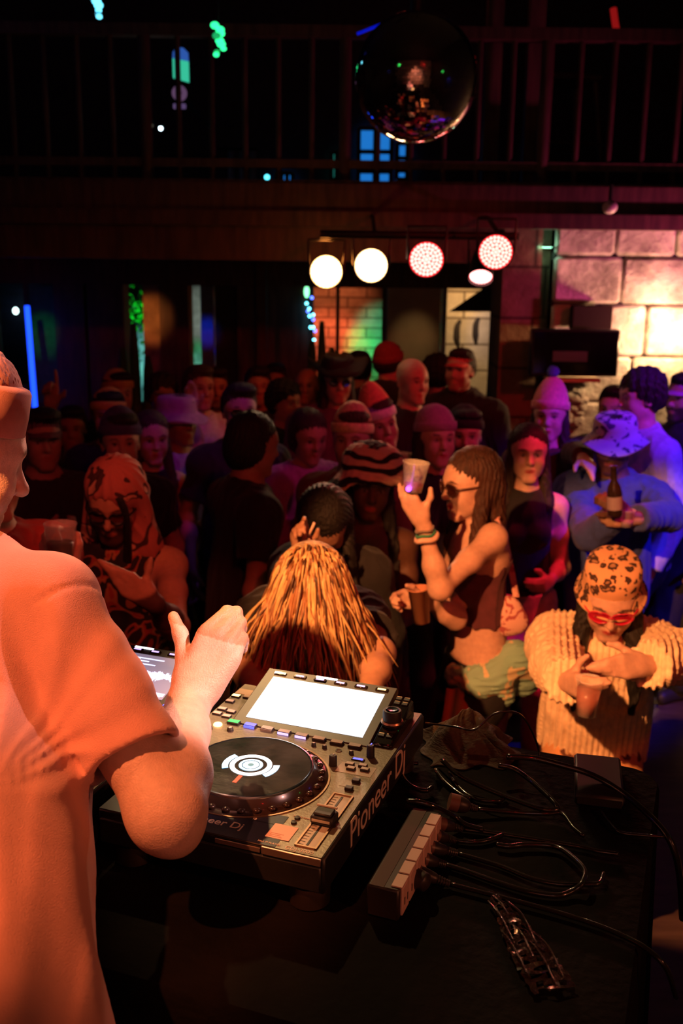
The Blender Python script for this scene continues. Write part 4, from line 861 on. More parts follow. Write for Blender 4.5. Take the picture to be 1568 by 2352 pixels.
def glasses(parent, hd, off, col='black', lens=(.02, .02, .02), round_=False, sz=1.0, name='glasses', thick=.0018):
    c, F, U, L, s = hd; q = lambda l, f, u: np.array(c) + s * (L * l + F * f + U * u) - off; mb = MB(); lb = MB()
    for x in (-1, 1):
        pts = []; n = 16
        for i in range(n + 1):
            a = 2 * PI * i / n; e = 1 if round_ else 1.15; pts.append(q(x * .033 + .0245 * sz * e * math.cos(a), .104 - .012 * abs(math.cos(a)) * (1 if x * math.cos(a) > 0 else 0), .002 + .0195 * sz * math.sin(a)))
        mb.tube(pts, thick * s, 6, 1); k0 = len(lb.v); lb.v += [tuple(p) for p in pts[:-1]] + [tuple(p - F * .0012) for p in pts[:-1]]; lb.f += [tuple(range(k0, k0 + n)), tuple(range(k0 + n, k0 + 2 * n))[::-1]] + [(k0 + i, k0 + (i + 1) % n, k0 + n + (i + 1) % n, k0 + n + i) for i in range(n)]
        mb.tube([q(x * .060, .092, .006), q(x * .078, .060, .008), q(x * .081, .0, .004)], thick * s, 6, 3)
    mb.tube([q(-.010, .105, .004), q(0, .108, .007), q(.010, .105, .004)], thick * s, 6, 2)
    g = mb.build(name, mat('frame_' + col, {'black': (.012, .01, .01), 'brown': (.08, .03, .02), 'red': (.5, .02, .06)}[col], .25, coat=.4), parent, True)
    lb.build('lens', mat('lens_' + col + str(lens), lens, .08, coat=.6), g, False); return g

def beanie(parent, hd, off, col, name='beanie', stripes=None, pom=None, tall=0.0, cuff=True, m_=None):
    c, F, U, L, s = hd; q = lambda l, f, u: np.array(c) + s * (L * l + F * f + U * u); R = np.stack([L, F, U])
    pr = [ell(q(0, -.012, .052), (.088 * s, .106 * s, (.088 + tall * .4) * s), R, .02), ell(q(0, -.03, .09 + tall * .5), (.060 * s, .072 * s, (.055 + tall * .55) * s), R, .04)]
    pl = [(q(0, 0, .028), -nrm(U - F * .18))]; 
    def rib(p): a = np.arctan2((p - np.array(c)) @ L, (p - np.array(c)) @ F); return .0018 * np.sin(a * 44)
    def colf(v):
        u = (v - np.array(c)) @ U / s; base = np.tile(np.array(col, float), (len(v), 1))
        if stripes is not None:
            for (a, b, cc) in stripes: base[(u > a) & (u < b)] = cc
        return base
    m_ = m_ or mat('knit', (.5, .5, .5), .95, attr=True, bump=.5, bscale=150, noise=.2, nscale=60)
    o = blob(name, pr, .0045 * s, m_, parent, off, pl, rib, colf)
    if cuff:
        cf = MB(); ring_pts = []
        n = 40; base = q(0, -.010, .034)
        pts = [base + s * (L * .091 * math.cos(2 * PI * i / n) + F * .109 * math.sin(2 * PI * i / n)) + U * s * (.0 + .018 * math.sin(2 * PI * i / n)) for i in range(n + 1)]
        m = MB()
        for i in range(n):
            a, b = pts[i], pts[i + 1]; na = nrm(a - base); nb = nrm(b - base); k = len(m.v); h = .038 * s
            for p_, nn in ((a, na), (b, nb)): m.v += [tuple(p_ - U * .004 - off), tuple(p_ + nn * .004 - off), tuple(p_ + nn * .005 + U * h * .5 - off), tuple(p_ + nn * .002 + U * h - off), tuple(p_ - nn * .010 + U * h - off)]
            m.f += [(k + j, k + 5 + j, k + 6 + j, k + 1 + j) for j in range(4)]
        o2 = m.build('cuff', m_, o, True); setcol(o2.data, np.array(stripes[0][2] if stripes is not None and stripes[0][0] < .05 else col, float))
    if pom is not None:
        rs = np.random.RandomState(5); pb = MB(); pc_ = q(0, -.03, .165 + tall)
        pb.ball(pc_ - off, .030 * s, 10); b2 = pb.build('pompom', fabric('pom%.2f' % pom[2], pom, bump=1, bscale=300), o, True)
        for v in b2.data.vertices: v.co += Vector(rs.normal(size=3) * .0025)
    return o
def brim_hat(parent, hd, off, kind, m_, name, col=None, tilt=0):
    c, F, U, L, s = hd; U2 = rot(U, L, tilt); F2 = np.cross(L, U2) * -1; F2 = F2 if F2 @ F > 0 else -F2; R = np.stack([L, F2, U2], 1); o = np.array(c) + s * (U * (.036 if kind == 'leopard' else .040) - F * .008) - off; s = s * (.90 if kind == 'leopard' else 1)
    pr = {'bucket': [(.158, -.030), (.150, -.026), (.128, -.006), (.106, .012), (.102, .016), (.100, .05), (.094, .082), (.084, .092), (.0005, .098)],
          'cowboy': [(.170, .022), (.150, .006), (.118, .000), (.100, .006), (.097, .03), (.088, .085), (.072, .105), (.0005, .098)],
          'leopard': [(.122, -.034), (.116, -.032), (.108, -.012), (.100, .004), (.097, .012), (.096, .05), (.092, .088), (.078, .104), (.0005, .112)]}[kind]
    mb = MB().lathe([(a * s, b * s) for a, b in pr], 48, (0, 0, 0), None)
    v = np.array(mb.v); v[:, 1] *= 1.10
    if kind == 'cowboy': v[:, 2] += .9 * np.maximum(0, np.abs(v[:, 0]) - .10) ** 1.0 * (np.hypot(v[:, 0], v[:, 1]) > .11); v[:, 2] -= .012 * (np.abs(v[:, 0]) < .03) * (v[:, 2] > .08)
    if kind in ('bucket', 'leopard'): rr = np.hypot(v[:, 0], v[:, 1]); a = np.arctan2(v[:, 1], v[:, 0]); v[:, 2] += np.maximum(0, rr - .10) * .22 * np.sin(a * 3 + 1)
    mb.v = [tuple(R @ p + o) for p in v]; h = mb.build(name, m_, parent, True)
    so = h.modifiers.new('thick', 'SOLIDIFY'); so.thickness = .003
    if kind == 'cowboy': MB().lathe([(.1005 * s, .008), (.101 * s, .026), (.099 * s, .026)], 48, o, R, close=True).build('hat_band', mat('band', (.2, .02, .03), .6), h, True)
    return h
def cap(parent, hd, off, m_, name='cap', back=False, tall=0):
    c, F, U, L, s = hd; q = lambda l, f, u: np.array(c) + s * (L * l + F * f + U * u); R = np.stack([L, F, U])
    pr = [ell(q(0, -.012, .046), (.084 * s, .102 * s, (.086 + tall) * s), R, .02)]
    o = blob(name, pr, .0045, m_, parent, off, [(q(0, 0, .040), -nrm(U - F * .05))])
    g = -1 if back else 1; m = MB(); n = 10; vs = []
    for i in range(n + 1):
        a = PI * i / n
        for r in (0, 1): vs.append(q(.072 * math.cos(a) * (1 - .05 * r), g * (.078 + (.072 * r) * math.sin(a) ** .6 - .03 * abs(math.cos(a))), .042 - .020 * r + .010 * math.sin(a)) - off)
    b = len(vs); vs += [v_ - U * .004 for v_ in vs]
    for i in range(n):
        k = 2 * i; m.f += [(k, k + 2, k + 3, k + 1), (b + k, b + k + 1, b + k + 3, b + k + 2), (k + 1, k + 3, b + k + 3, b + k + 1), (k, b + k, b + k + 2, k + 2)]
    m.v = [tuple(v_) for v_ in vs]; m.build('visor', m_, o, True); return o
def hair(parent, hd, off, style, cname, body, name='hair'):
    c, F, U, L, s = hd; q = lambda l, f, u: np.array(c) + s * (L * l + F * f + U * u); R = np.stack([L, F, U]); m_ = M_HAIR(cname, HC[cname]); T = body
    E = lambda ce, r, k=.02, op='+': ell(q(*ce), [x * s for x in r], R, k * s, op); Cn = lambda a, b, r0, r1, k=.03, op='+': cone(q(*a), q(*b), r0 * s, r1 * s, k * s, None, op)
    pr = [E((0, -.014, .046), (.086, .101, .086))]
    if style == 'short': pr += [E((0, -.035, .0), (.080, .078, .06), .03), E((.01, .02, .105), (.068, .075, .032), .02), E((0, .105, -.02), (.070, .072, .086), .014, '-')]
    elif style == 'curly': pr = [E((0, -.02, .055), (.105, .112, .095)), E((0, -.05, .0), (.10, .08, .08), .03), E((0, .10, -.035), (.072, .066, .078), .012, '-')]
    elif style == 'bob': pr += [E((0, -.03, -.02), (.088, .088, .10), .03), E((0, .095, -.045), (.060, .075, .095), .012, '-')]
    else:                                                         # long
        pr += [E((0, -.04, -.01), (.088, .080, .09), .03)]
        dn = nrm(-UP + .12 * -F) / s
        for x, f0, w in ((-.068, -.005, .028), (.068, -.005, .028), (-.045, -.06, .036), (.045, -.06, .036), (0, -.075, .038)):
            a = q(x, f0, -.03); b = a - UP * (.20 if abs(x) > .06 else .24) + L * np.sign(x) * .022 + (F * .035 if abs(x) > .06 else -F * .02); e = b - UP * .12 + (F * .02 if abs(x) > .06 else 0)
            pr += [cone(a, b, w * s, w * .95, .025), cone(b, e, w * .95, w * .35, .02)]
        pr.append(E((0, .105, -.045), (.058, .085, .132), .012, '-'))
    cen = np.array(c)
    def strands(p):
        r = p - cen; a = np.arctan2(r @ L, r @ F); return .0028 * np.sin(a * 34 + 6 * np.sin((p @ UP) * 22)) + .0016 * np.sin(a * 71 + 4) + (.006 * np.sin(p @ A(90, 70, 80)) * np.sin(p @ A(-60, 100, 75)) if style == 'curly' else 0)
    return blob(name, pr, .0055, m_, parent, off, (), strands)

def human(name_lab, head, yaw=0, sex='m', hp=0, hy=0, ht=0, lean=3, leanS=0, arms=None, top=('tee', (.02, .02, .02)), pants=(.02, .02, .025), skin='l', hr=('short', 'dark'), hat=None,
          s=None, bw=1.0, beard=None, h=.0075, group=None, glass=None, legs=True, headscale=1.0, shades=None, nose=1.0, openm=False, mat_top=None, hem=-.10, neckdrop=0, cat='person'):
    hc = np.array(head, float) if len(head) == 3 and abs(head[0]) < 30 else P(*head)
    to = nrm((CAMP - hc) * (1, 1, 0)); Fb = rot(to, UP, yaw); Lb = np.cross(UP, Fb)
    TU = rot(UP, Lb, lean); TU = rot(TU, Fb, leanS); TL = nrm(Lb - TU * (Lb @ TU)); TF = np.cross(TL, TU)
    cl = math.cos(math.radians(lean))
    Fh = rot(rot(to, UP, yaw + hy), UP, 0); Lh = np.cross(UP, Fh); Uh = rot(UP, Lh, hp); Uh = rot(Uh, Fh, ht); Lh = nrm(Lh - Uh * (Lh @ Uh)); Fh = np.cross(Lh, Uh)
    nk = nrm(TU * .8 + Uh * .2 + TF * .15); fixed = s is not None
    if s is None: s = (hc[2] - .155 * nk[2]) / (.93 + .53 * cl); s = min(max(s, .84), 1.10)
    nb = hc - nk * .115 - Uh * .055 + Fh * .010; p0 = nb - TU * .53 * s
    root = thing('person', name_lab, cat, (p0[0], p0[1], 0), 0, group); off = A(p0[0], p0[1], 0)
    W = bw * (1 if sex == 'm' else .90); p = lambda u=0, f=0, l=0: p0 + s * (TU * u + TF * f + TL * l)
    J = {}; sw = (.178 if sex == 'm' else .152) * bw; ks = {'R': -1, 'L': 1}
    def torso(o=0.0, lo=-.12):
        pr = [cone(p(-.07), p(.05), (.152 if sex == 'm' else .165) * W * s + o, .142 * W * s + o, .05, (TF, .70)), cone(p(.05), p(.20), .138 * W * s + o, (.132 if sex == 'm' else .118) * W * s + o, .06, (TF, .68)),
              cone(p(.20), p(.40, .0), .135 * W * s + o, .152 * W * s + o, .06, (TF, .66)), cone(p(.455, -.012, -sw + .055), p(.455, -.012, sw - .055), .056 * s + o, .056 * s + o, .06), cone(p(.44), nb + TU * .02, .085 * s + o, .058 + o * .6, .05)]
        if sex == 'f': pr += [ell(p(.335, .072, x * .066), (.056 * s + o, .044 * s + o, .056 * s + o), np.stack([TL, TF, TU]), .03) for x in (-1, 1)]
        else: pr += [ell(p(.37, .065, x * .07), (.075 * s + o, .035 * s + o, .055 * s + o), np.stack([TL, TF, TU]), .04) for x in (-1, 1)]
        return pr
    body = torso(); body += head_prims(hc, Fh, Uh, Lh, headscale, sex, nose, openm=openm); nr = .056 if sex == 'm' else .047
    body.append(cone(nb - TU * .02, hc - Uh * .06 - Fh * .018, nr * 1.08, nr, .025))
    sleeve = []; cutsl = []; A_ = arms or {}; tips = {}
    for sd in 'RL':
        g = ks[sd]; a = A_.get(sd, 'hang'); sh = a['sh'] if isinstance(a, dict) and 'sh' in a and not isinstance(a['sh'], int) else p(.445, -.005, g * sw); la, lb = .295 * s, .255 * s; hand = {}
        if isinstance(a, dict): hand = a
        if isinstance(a, str):
            if a == 'hang': el, wr = ik(sh, p(-.06, .07, g * (sw + .07)), la, lb, -TF + TL * g * .3); hand = dict(d=wr - el, n=-TL * g)
            elif a == 'bent': el, wr = ik(sh, p(.16, .28, g * .10), la, lb, -UP - TF * .6 + TL * g * .4); hand = dict(d=wr - el + UP * .05, n=-TL * g, curl=(45, 50, 30))
            elif a == 'chest': el, wr = ik(sh, p(.30, .24, g * .04), la, lb, -UP + TL * g * .6); hand = dict(d=wr - el + UP * .05, n=-TF, curl=(45, 50, 30))
            elif a == 'up': el, wr = ik(sh, p(.78, .16, g * .26), la, lb, TL * g - TF * .2); hand = dict(d=UP + TF * .1, n=TF, curl=(15, 20, 15))
            elif a == 'half': el, wr = ik(sh, p(.50, .26, g * .22), la, lb, -UP + TL * g * .8); hand = dict(d=UP + TF * .3, n=-TL * g, curl=(30, 40, 25))
        else:
            wr = np.array(a['w'], float)
            if 'e' in a: el = np.array(a['e'], float)
            else: el, wr = ik(sh, wr, la, lb, a.get('pole', -UP))
        hd_ = nrm(hand.get('d', wr - el)); hn = np.array(hand.get('n', -TL * g), float)
        af = 1 if sex == 'm' else .86; af *= (a.get('thick', 1) if isinstance(a, dict) else 1)
        seg = [cone(p(.43, -.01, g * (sw - .05)), sh, .058 * s * af, .056 * s * af, .05), cone(sh, sh + (el - sh) * .45, .054 * s * af, .047 * s * af, .04), cone(sh + (el - sh) * .45, el, .047 * s * af, .040 * s * af, .03), ell(el, (.041 * s * af,) * 3, None, .02)]
        sg2 = [cone(el, el + (wr - el) * .35, .040 * s * af, .042 * s * af, .03), cone(el + (wr - el) * .35, wr, .042 * s * af, .026 * s * af, .03, (hn, .85))]
        body += seg + sg2
        hp_, tp = hand_prims(wr + hd_ * .012, hd_, hn, sd, hand.get('curl', (25, 30, 20)), (1.0 if sex == 'm' else .92) * hand.get('hs', 1), hand.get('spread', 6), hand.get('thumb', (40, 20)), hand.get('fc'), tcurl=hand.get('tcurl', 25), rad=1.0 if h < .0065 else 1.12); body += hp_; tips[sd] = tp
        J[sd] = dict(sh=sh, el=el, wr=wr, d=hd_, n=hn, tips=tp)
    hips = []
    for sd in 'RL':
        g = ks[sd]; hj = p(-.04, 0, g * .085); z = .075; an = A(hj[0], hj[1], z) + Lb * g * .03 + Fb * (.02 if fixed else .0) + Fb * (.12 * max(0, math.sin(math.radians(lean)))); kn, an = ik(hj, an, .44 * s, .43 * s, Fb); J['leg' + sd] = (hj, kn, an)
        body += [cone(hj, kn, .080 * s * W, .052 * s, .04), cone(kn, kn + (an - kn) * .4, .053 * s, .053 * s, .03), cone(kn + (an - kn) * .4, an, .053 * s, .034 * s, .03), cone(an - UP * .03, an - UP * .045 + Fb * .12, .034, .026, .02)]
    sk = np.array(SK[skin]) if isinstance(skin, str) else np.array(skin); hair_c = HC[hr[1]] if hr else (.03, .02, .015)
    fp = face_paint(hc, Fh, Uh, Lh, headscale, sk, hair_c, beard, lips=tuple(sk * (1.0, .55, .55)) if sex == 'm' else (.45, .07, .07))
    blob('body', body, h, skin_mat(), root, off, (), None, lambda v: fp(v, np.tile(sk, (len(v), 1))))
    hd = (hc, Fh, Uh, Lh, headscale); J.update(root=root, off=off, hd=hd, p=p, TF=TF, TU=TU, TL=TL, Fb=Fb, Lb=Lb, nb=nb, s=s, sw=sw, torso=torso, W=W)
    # clothes
    if top:
        st, tc = top[0], top[1]; o = {'tee': .012, 'tank': .008, 'long': .014, 'hoodie': .022, 'jacket': .026, 'crop': .007, 'sweater': .03}[st]
        pr = torso(o)
        if st in ('jacket', 'hoodie', 'sweater', 'long', 'tee'): pr.append(cone(p(hem + .02), p(.12), .150 * W * s + o, .146 * W * s + o, .05, (TF, .72)))
        pl = [(p(hem), -TU), (nb + TU * (.012 if st != 'hoodie' else .05) - TU * neckdrop, nrm(TU - TF * -.35 if neckdrop else TU + TF * .25))]
        if st == 'crop': pl = [(p(.20), -TU), (p(.40), nrm(TU + TF * .3))]
        if st == 'tank': pl += [(p(.30, 0, sw * .80), nrm(TL)), (p(.30, 0, -sw * .80), -nrm(TL))]
        for x_ in pr: x_['cut'] = pl
        for sd in 'RL':
            j = J[sd]
            if st == 'tee': fr = .58; e = j['sh'] + (j['el'] - j['sh']) * fr; c_ = cone(p(.43, -.01, ks[sd] * (sw - .05)), e + nrm(e - j['sh']) * .04, .068 * s + o, .056 * s + o + .006, .05); pr.append(ell(j['sh'], (.063 * s + o,) * 3, None, .05)); c_['cut'] = [(e, nrm(j['el'] - j['sh']))]; pr.append(c_)
            elif st in ('long', 'hoodie', 'jacket', 'sweater'):
                pr.append(cone(p(.43, -.01, ks[sd] * (sw - .05)), j['sh'], .064 * s + o, .062 * s + o, .05)); pr.append(cone(j['sh'], j['el'], .060 * s + o, .044 * s + o, .04)); q_ = j['wr'] - nrm(j['wr'] - j['el']) * (.01)
                c_ = cone(j['el'], j['wr'] + nrm(j['wr'] - j['el']) * .05, .044 * s + o, .032 * s + o * .9, .02); c_['cut'] = [(q_, nrm(j['wr'] - j['el']))]; pr.append(c_)
        if st == 'hoodie': pr += [cone(nb - TF * .05 + TL * .06, nb - TF * .05 - TL * .06, .055, .055, .04), cone(nb - TF * .06, p(.40, -.12), .055, .03, .05)]
        nd = root; mt = mat_top or fabric('%s_%02x%02x%02x' % (st, *[int(255 * x) for x in tc]), tc, sheen=.1)
        rib = None
        fo = folds(.006 if st != 'tank' else .003, .085, sum(map(ord, name_lab)) % 97, TU)
        blob({'tee': 't_shirt', 'tank': 'tank_top', 'long': 'long_sleeve_shirt', 'hoodie': 'hoodie', 'jacket': 'jacket', 'crop': 'crop_top', 'sweater': 'sweater'}[st], pr, h, mt, root, off, (), fo)
    if pants is not None:
        pr = [cone(p(-.08), p(.03), .158 * W * s + .012, .150 * W * s + .010, .05, (TF, .72))]; pl = [(p(.03), TU)]
        for sd in 'RL':
            hj, kn, an = J['leg' + sd]; pr += [cone(hj, kn, .088 * s * W + .012, .058 * s + .014, .05), cone(kn, an, .060 * s + .014, .045 * s + .02, .03)]
        pl.append((A(0, 0, .06), -UP)); blob('trousers', pr, .011, pants if not isinstance(pants, tuple) else fabric('p_%02x%02x%02x' % tuple(int(255 * x) for x in pants), pants), root, off, pl, folds(.006, .10, 5, UP))
        for sd in 'RL':
            an = J['leg' + sd][2]; b_ = A(an[0], an[1], .045); sh_ = [cone(b_ - Fb * .035, b_ + Fb * .13 - UP * .006, .044, .038, .02, (Lb, .85)), cone(b_, an + UP * .04, .042, .045, .03)]
            blob('shoe', sh_, .009, mat('shoe_dark', (.03, .025, .025), .5), root, off, [(A(0, 0, .004), -UP)])
    if hr and hr[0] != 'none': J['hair'] = hair(root, hd, off, hr[0], hr[1], J)
    if hat:
        kd = hat[0]
        if kd == 'beanie': beanie(root, hd, off, hat[1], **(hat[2] if len(hat) > 2 else {}))
        elif kd == 'cap': cap(root, hd, off, fabric('cap%02x%02x' % (int(255 * hat[1][0]), int(255 * hat[1][2])), hat[1]), back=len(hat) > 2)
        elif kd == 'hood':
            q = lambda l, f, u: hc + Lh * l + Fh * f + Uh * u; R = np.stack([Lh, Fh, Uh])
            blob('hood', [ell(q(0, -.015, .03), (.100, .112, .112), R, .02), cone(q(0, -.04, -.04), nb - TF * .02, .09, .085, .04), ell(q(0, .10, -.02), (.066, .08, .088), R, .012, '-')], h, fabric('hood%02x%02x' % (int(255 * hat[1][0]), int(255 * hat[1][2])), hat[1]), root, off, (), folds(.004, .07, 3, UP))
        else: brim_hat(root, hd, off, kd, hat[1], {'bucket': 'bucket_hat', 'cowboy': 'wide_brim_hat', 'leopard': 'leopard_hat'}[kd], tilt=hat[2] if len(hat) > 2 else 0)
    if glass: glasses(root, hd, off, **glass)
    return J
def cup(label, c, up, h_=.11, r0=.030, r1=.040, fill=.6, liquid=(.45, .12, .05), clear=True, mname=None, cat='cup', straw=False, col=(.9, .9, .9)):
    up = nrm(up); x = nrm(np.cross(up, A(.3, 1, .1))); y = np.cross(up, x); R = np.stack([x, y, up], 1); t = thing('cup', label, cat, c)
    m1 = mat('cup_plastic', (.95, .90, .86), .08, trans=.0, alpha=.28, coat=.8) if clear else mat(mname or 'cup_paper', col, .5)
    MB().lathe([(.0005, 0), (r0, 0), (r1, h_), (r1 + .0022, h_), (r1 + .0022, h_ - .004), (r1 + .0006, h_ - .004), (r0 + .0012, -.0012), (.0005, -.0012)], 36, (0, 0, 0), R).build('wall', m1, t, True)
    if clear and fill > 0:
        rf = r0 + (r1 - r0) * fill; MB().lathe([(.0004, .0012), (r0 - .0012, .0012), (rf - .0012, h_ * fill), (.0004, h_ * fill)], 30, (0, 0, 0), R).build('drink', mat('drink%.2f%.2f' % (liquid[0], liquid[1]), liquid, .25), t, True)
    if straw: MB().cyl(R @ A(0, 0, .01), R @ A(.02, 0, h_ + .07), .003, 10).build('straw', mat('straw', (.6, .1, .1), .4), t, True)
    return t
# ------------------------------------------------------------------ the dj at the decks
def dj():
    hc = P(-122, 1038, 1.38); nb = P(-135, 1325, 1.38); p0 = P(-190, 2300, 1.04); gz = .5
    an = math.radians(62); Fb = A(math.cos(an), math.sin(an), 0); Lb = np.cross(UP, Fb)
    ha = math.radians(38); Fh = A(math.cos(ha), math.sin(ha), 0); Lh = np.cross(UP, Fh); Uh = rot(UP, Lh, 20); Fh = np.cross(Lh, Uh)
    TU = nrm(nb - p0); TL = nrm(Lb - TU * (Lb @ TU)); TF = np.cross(TL, TU); off = A(p0[0], p0[1], gz)
    root = thing('person', 'person at the decks in t-shirt and cuffed beanie, one hand raised over the deck', 'person', off)
    sh = P(118, 1408, 1.30); el = P(382, 1866, 1.19); wr = P(434, 1612, 1.40); shl = nb + (nb - sh) * A(1, 1, 0) * .95 - UP * .09
    hs = 1.02; body = head_prims(hc, Fh, Uh, Lh, 1.0, 'm', 1.06, 1.05)
    body += [cone(nb - TU * .02, hc - Uh * .06 - Fh * .018, .062, .056, .03), cone(p0 - TU * .05, p0 + TU * .1, .14, .13, .05, (TF, .7)), cone(p0 + TU * .1, nb - TU * .16, .12, .14, .06, (TF, .7)), cone(shl, sh, .05, .05, .05), cone(nb - TU * .1, nb, .08, .06, .05)]
    body += [cone(sh, sh + (el - sh) * .5, .052, .046, .04), cone(sh + (el - sh) * .5, el, .046, .037, .03), ell(el, (.038, .038, .038), None, .03), cone(el, el + (wr - el) * .30, .038, .042, .03), cone(el + (wr - el) * .30, el + (wr - el) * .7, .042, .033, .03), cone(el + (wr - el) * .7, wr, .033, .0275, .02)]
    body.append(cone(el + A(.004, -.006, -.016), el + A(.012, -.010, -.022), .026, .024, .02))
    hd_ = nrm(P(500, 1488, 1.425) - wr); n_ = nrm(A(.30, .93, .12)); hp_, tp = hand_prims(wr + hd_ * .010, hd_, n_, 'R', (38, 62, 30), 1.0, 10, (40, 4), {'i': (22, 80, 55), 'm': (30, 74, 48), 'r': (34, 64, 40), 'p': (38, 52, 30)}, k=.004, tcurl=-12)
    body += hp_
    ell2, wrl = ik(shl, P(50, 1560, 1.50), .30, .26, Lb + UP * .25 - Fb * .3); wl = nrm((wrl - ell2) * A(1, 1, 0))
    body += [cone(shl, ell2, .055, .042, .04), cone(ell2, wrl, .043, .027, .03)]; hp2, _ = hand_prims(wrl + wl * .01, wl, -UP, 'L', (25, 30, 20)); body += hp2
    legs = []
    for g in (-1, 1):
        hj = p0 + Lb * g * .09 - UP * .03; an_ = A(hj[0], hj[1], gz + .075) - Fb * .08; kn, an_ = ik(hj, an_, .46, .44, Fb); body += [cone(hj, kn, .085, .055, .04), cone(kn, an_, .055, .035, .03), cone(an_ - UP * .03, an_ - UP * .04 + Fb * .12, .034, .026, .02)]; legs.append((hj, kn, an_))
    sk = np.array((.66, .40, .31)); fp = face_paint(hc, Fh, Uh, Lh, 1.0, sk, (.10, .05, .03), (.42, .22, .13)); tipc = [t[0] for t in tp.values()]
    # torso, head and far arm coarse; near arm and face fine: one surface, evaluated in one field
    m_dj = mat('dj_skin', (.6, .4, .3), .46, attr=True, noise=.10, nscale=90, bump=.22, bscale=420, sss=.06)
    def colf(v):
        c = fp(v, np.tile(sk, (len(v), 1)))
        for t in tipc: m = np.clip(1.3 - np.linalg.norm(v - t, axis=1) / .010, 0, 1)[:, None] * .25; c = c * (1 - m) + np.array((.75, .35, .30)) * m
        return c
    f_, l_ = None, None
    blob('body', body, .0036, m_dj, root, off, (), None, colf)
    # loose t-shirt
    o = .012; pr = [cone(nb - TU * .10 - UP * .01, nb + TU * .0, .125, .070, .05), cone(P(-100, 1395, 1.40), sh + A(-.012, 0, .012), .062, .058, .05), cone(shl, nb, .062, .06, .05)]
    pr += [cone(P(-150, 1500, 1.34), P(-150, 1800, 1.22), .160, .150, .10, (TF, .8)), cone(P(-150, 1800, 1.22), P(-150, 2060, 1.08),   .150, .143, .06, (TF, .82)), cone(P(-155, 2060, 1.08), P(-150, 2560, .97), .140, .192, .10, (TF, .84)), cone(P(-30, 1600, 1.40), P(-22, 1975, 1.17), .120, .100, .06)]
    e0 = sh + (el - sh) * .735; ax = nrm(el - sh)
    c1 = cone(sh + A(-.004, 0, .004), e0 + ax * .05, .067, .0605, .035); e_n = nrm(ax + A(-.10, 0, -.05)); c1['cut'] = [(e0, e_n)]; pr.append(c1)
    inner = cone(e0 - ax * .004, e0 + ax * .06, .0500, .0515, .004, None, '-'); pr.append(inner)
    nbp = nb + TU * .02
    gs = np.array([nrm(P(150, 1700, 1.26) - P(60, 1350, 1.33)), nrm(P(60, 2352, 1.05) - P(-40, 1450, 1.25))]); armpit = P(135, 1690, 1.27); r_ = CR
    def sh_folds(p):
        a = p @ CR; b = p @ CU; q = p - sh; t = np.clip((q @ ax) / np.linalg.norm(el - sh), -.3, 1); pz = (p - CAMP) @ CF; pu = 784 + F_PX * ((p - CAMP) @ CR) / pz; pv = 1176 - F_PX * ((p - CAMP) @ CU) / pz
        onarm = np.clip((pu - np.where(pv < 1690, 55 + (pv - 1350) * .23, 133 + (pv - 1690) * .62)) / 45, 0, 1) * np.clip((1860 - pv) / 30, 0, 1)
        # vertical drape of the back panel
        w = b * .30; d1 = np.sin((a + w) * 170 + 2.0 * np.sin(b * 9)) * .5 + .5; d2 = np.sin((a + w * 1.25) * 84 + 1.0 + 1.3 * np.sin(b * 6)) * .5 + .5
        low = np.clip((1.95 - p[:, 2]) / .5, .15, 1); back = (d1 ** 2 * .007 + d2 ** 2.2 * .024) * low
        # creases fanning from the armpit along the sleeve
        v = p - armpit; th = np.arctan2(v @ CU, v @ CR); R_ = np.linalg.norm(v, axis=1); fan = (np.sin(th * 13 + 1.2 * np.sin(R_ * 14)) * .5 + .5) ** 1.5 * .011 * np.clip(1.15 - R_ / .26, 0, 1) * np.clip((R_ - .05) / .10, 0, 1)
        fan2 = (np.sin(th * 9 + 1.3) * .5 + .5) ** 2 * .010 * np.clip(1.3 - R_ / .3, 0, 1) * np.clip((R_ - .05) / .09, 0, 1)
        seam = -.0035 * np.exp(-((t - .06 + .02 * np.sin(th)) / .012) ** 2) * onarm
        hemd = q @ ax - (e0 - sh) @ ax; hemr = np.where(hemd > -.022, .0010, 0) + .0016 * np.exp(-((hemd + .024) / .0022) ** 2) * -1 + .0007 * np.sin(th * 90) * (np.abs(hemd + .022) < .008)
        fade = np.where(onarm > .3, np.clip((-hemd - .004) / .05, 0, 1), 1); axd = np.linalg.norm((p - sh) - np.outer((p - sh) @ ax, ax), axis=1); fade = np.where((hemd > .03) | (axd > .085), 1, fade)
        return (.004 - .8 * (back * (1 - onarm) + (fan + fan2) * onarm + fan * .6 * (1 - onarm)) - seam) * fade
    m_tee = mat('tee_beige', (.74, .33, .25), .85, noise=.10, nscale=18, bump=.35, bscale=700, sheen=.3)
    ts = blob('t_shirt', pr, .0042, m_tee, root, off, [(nbp, nrm(TU + TF * .2)), (P(-100, 2520, 1.0), nrm(-UP))], sh_folds)
    # sleeve stitching
    mb = MB(); t1 = nrm(np.cross(e_n, A(0, 0, 1))); t2 = np.cross(e_n, t1); hc_ = e0 - ax * .023; n = 120
    R = np.stack([Lh, Fh, Uh])
    # beanie with a deep folded cuff
    q = lambda l, f, u: hc + Lh * l + Fh * f + Uh * u
    mk = mat('dj_beanie', (.42, .16, .13), .85, noise=.08, nscale=80, bump=.12, bscale=900)
    cap_ = blob('beanie', [ell(q(0, -.014, .048), (.086, .102, .105), R, .02), ell(q(0, -.02, .10), (.072, .085, .06), R, .03)], .0036, mk, root, off, [(q(0, 0, .036), -nrm(Uh - Fh * .10))], lambda p: .0012 * np.sin(np.arctan2((p - hc) @ Lh, (p - hc) @ Fh) * 70))
    n = 64; m = MB()
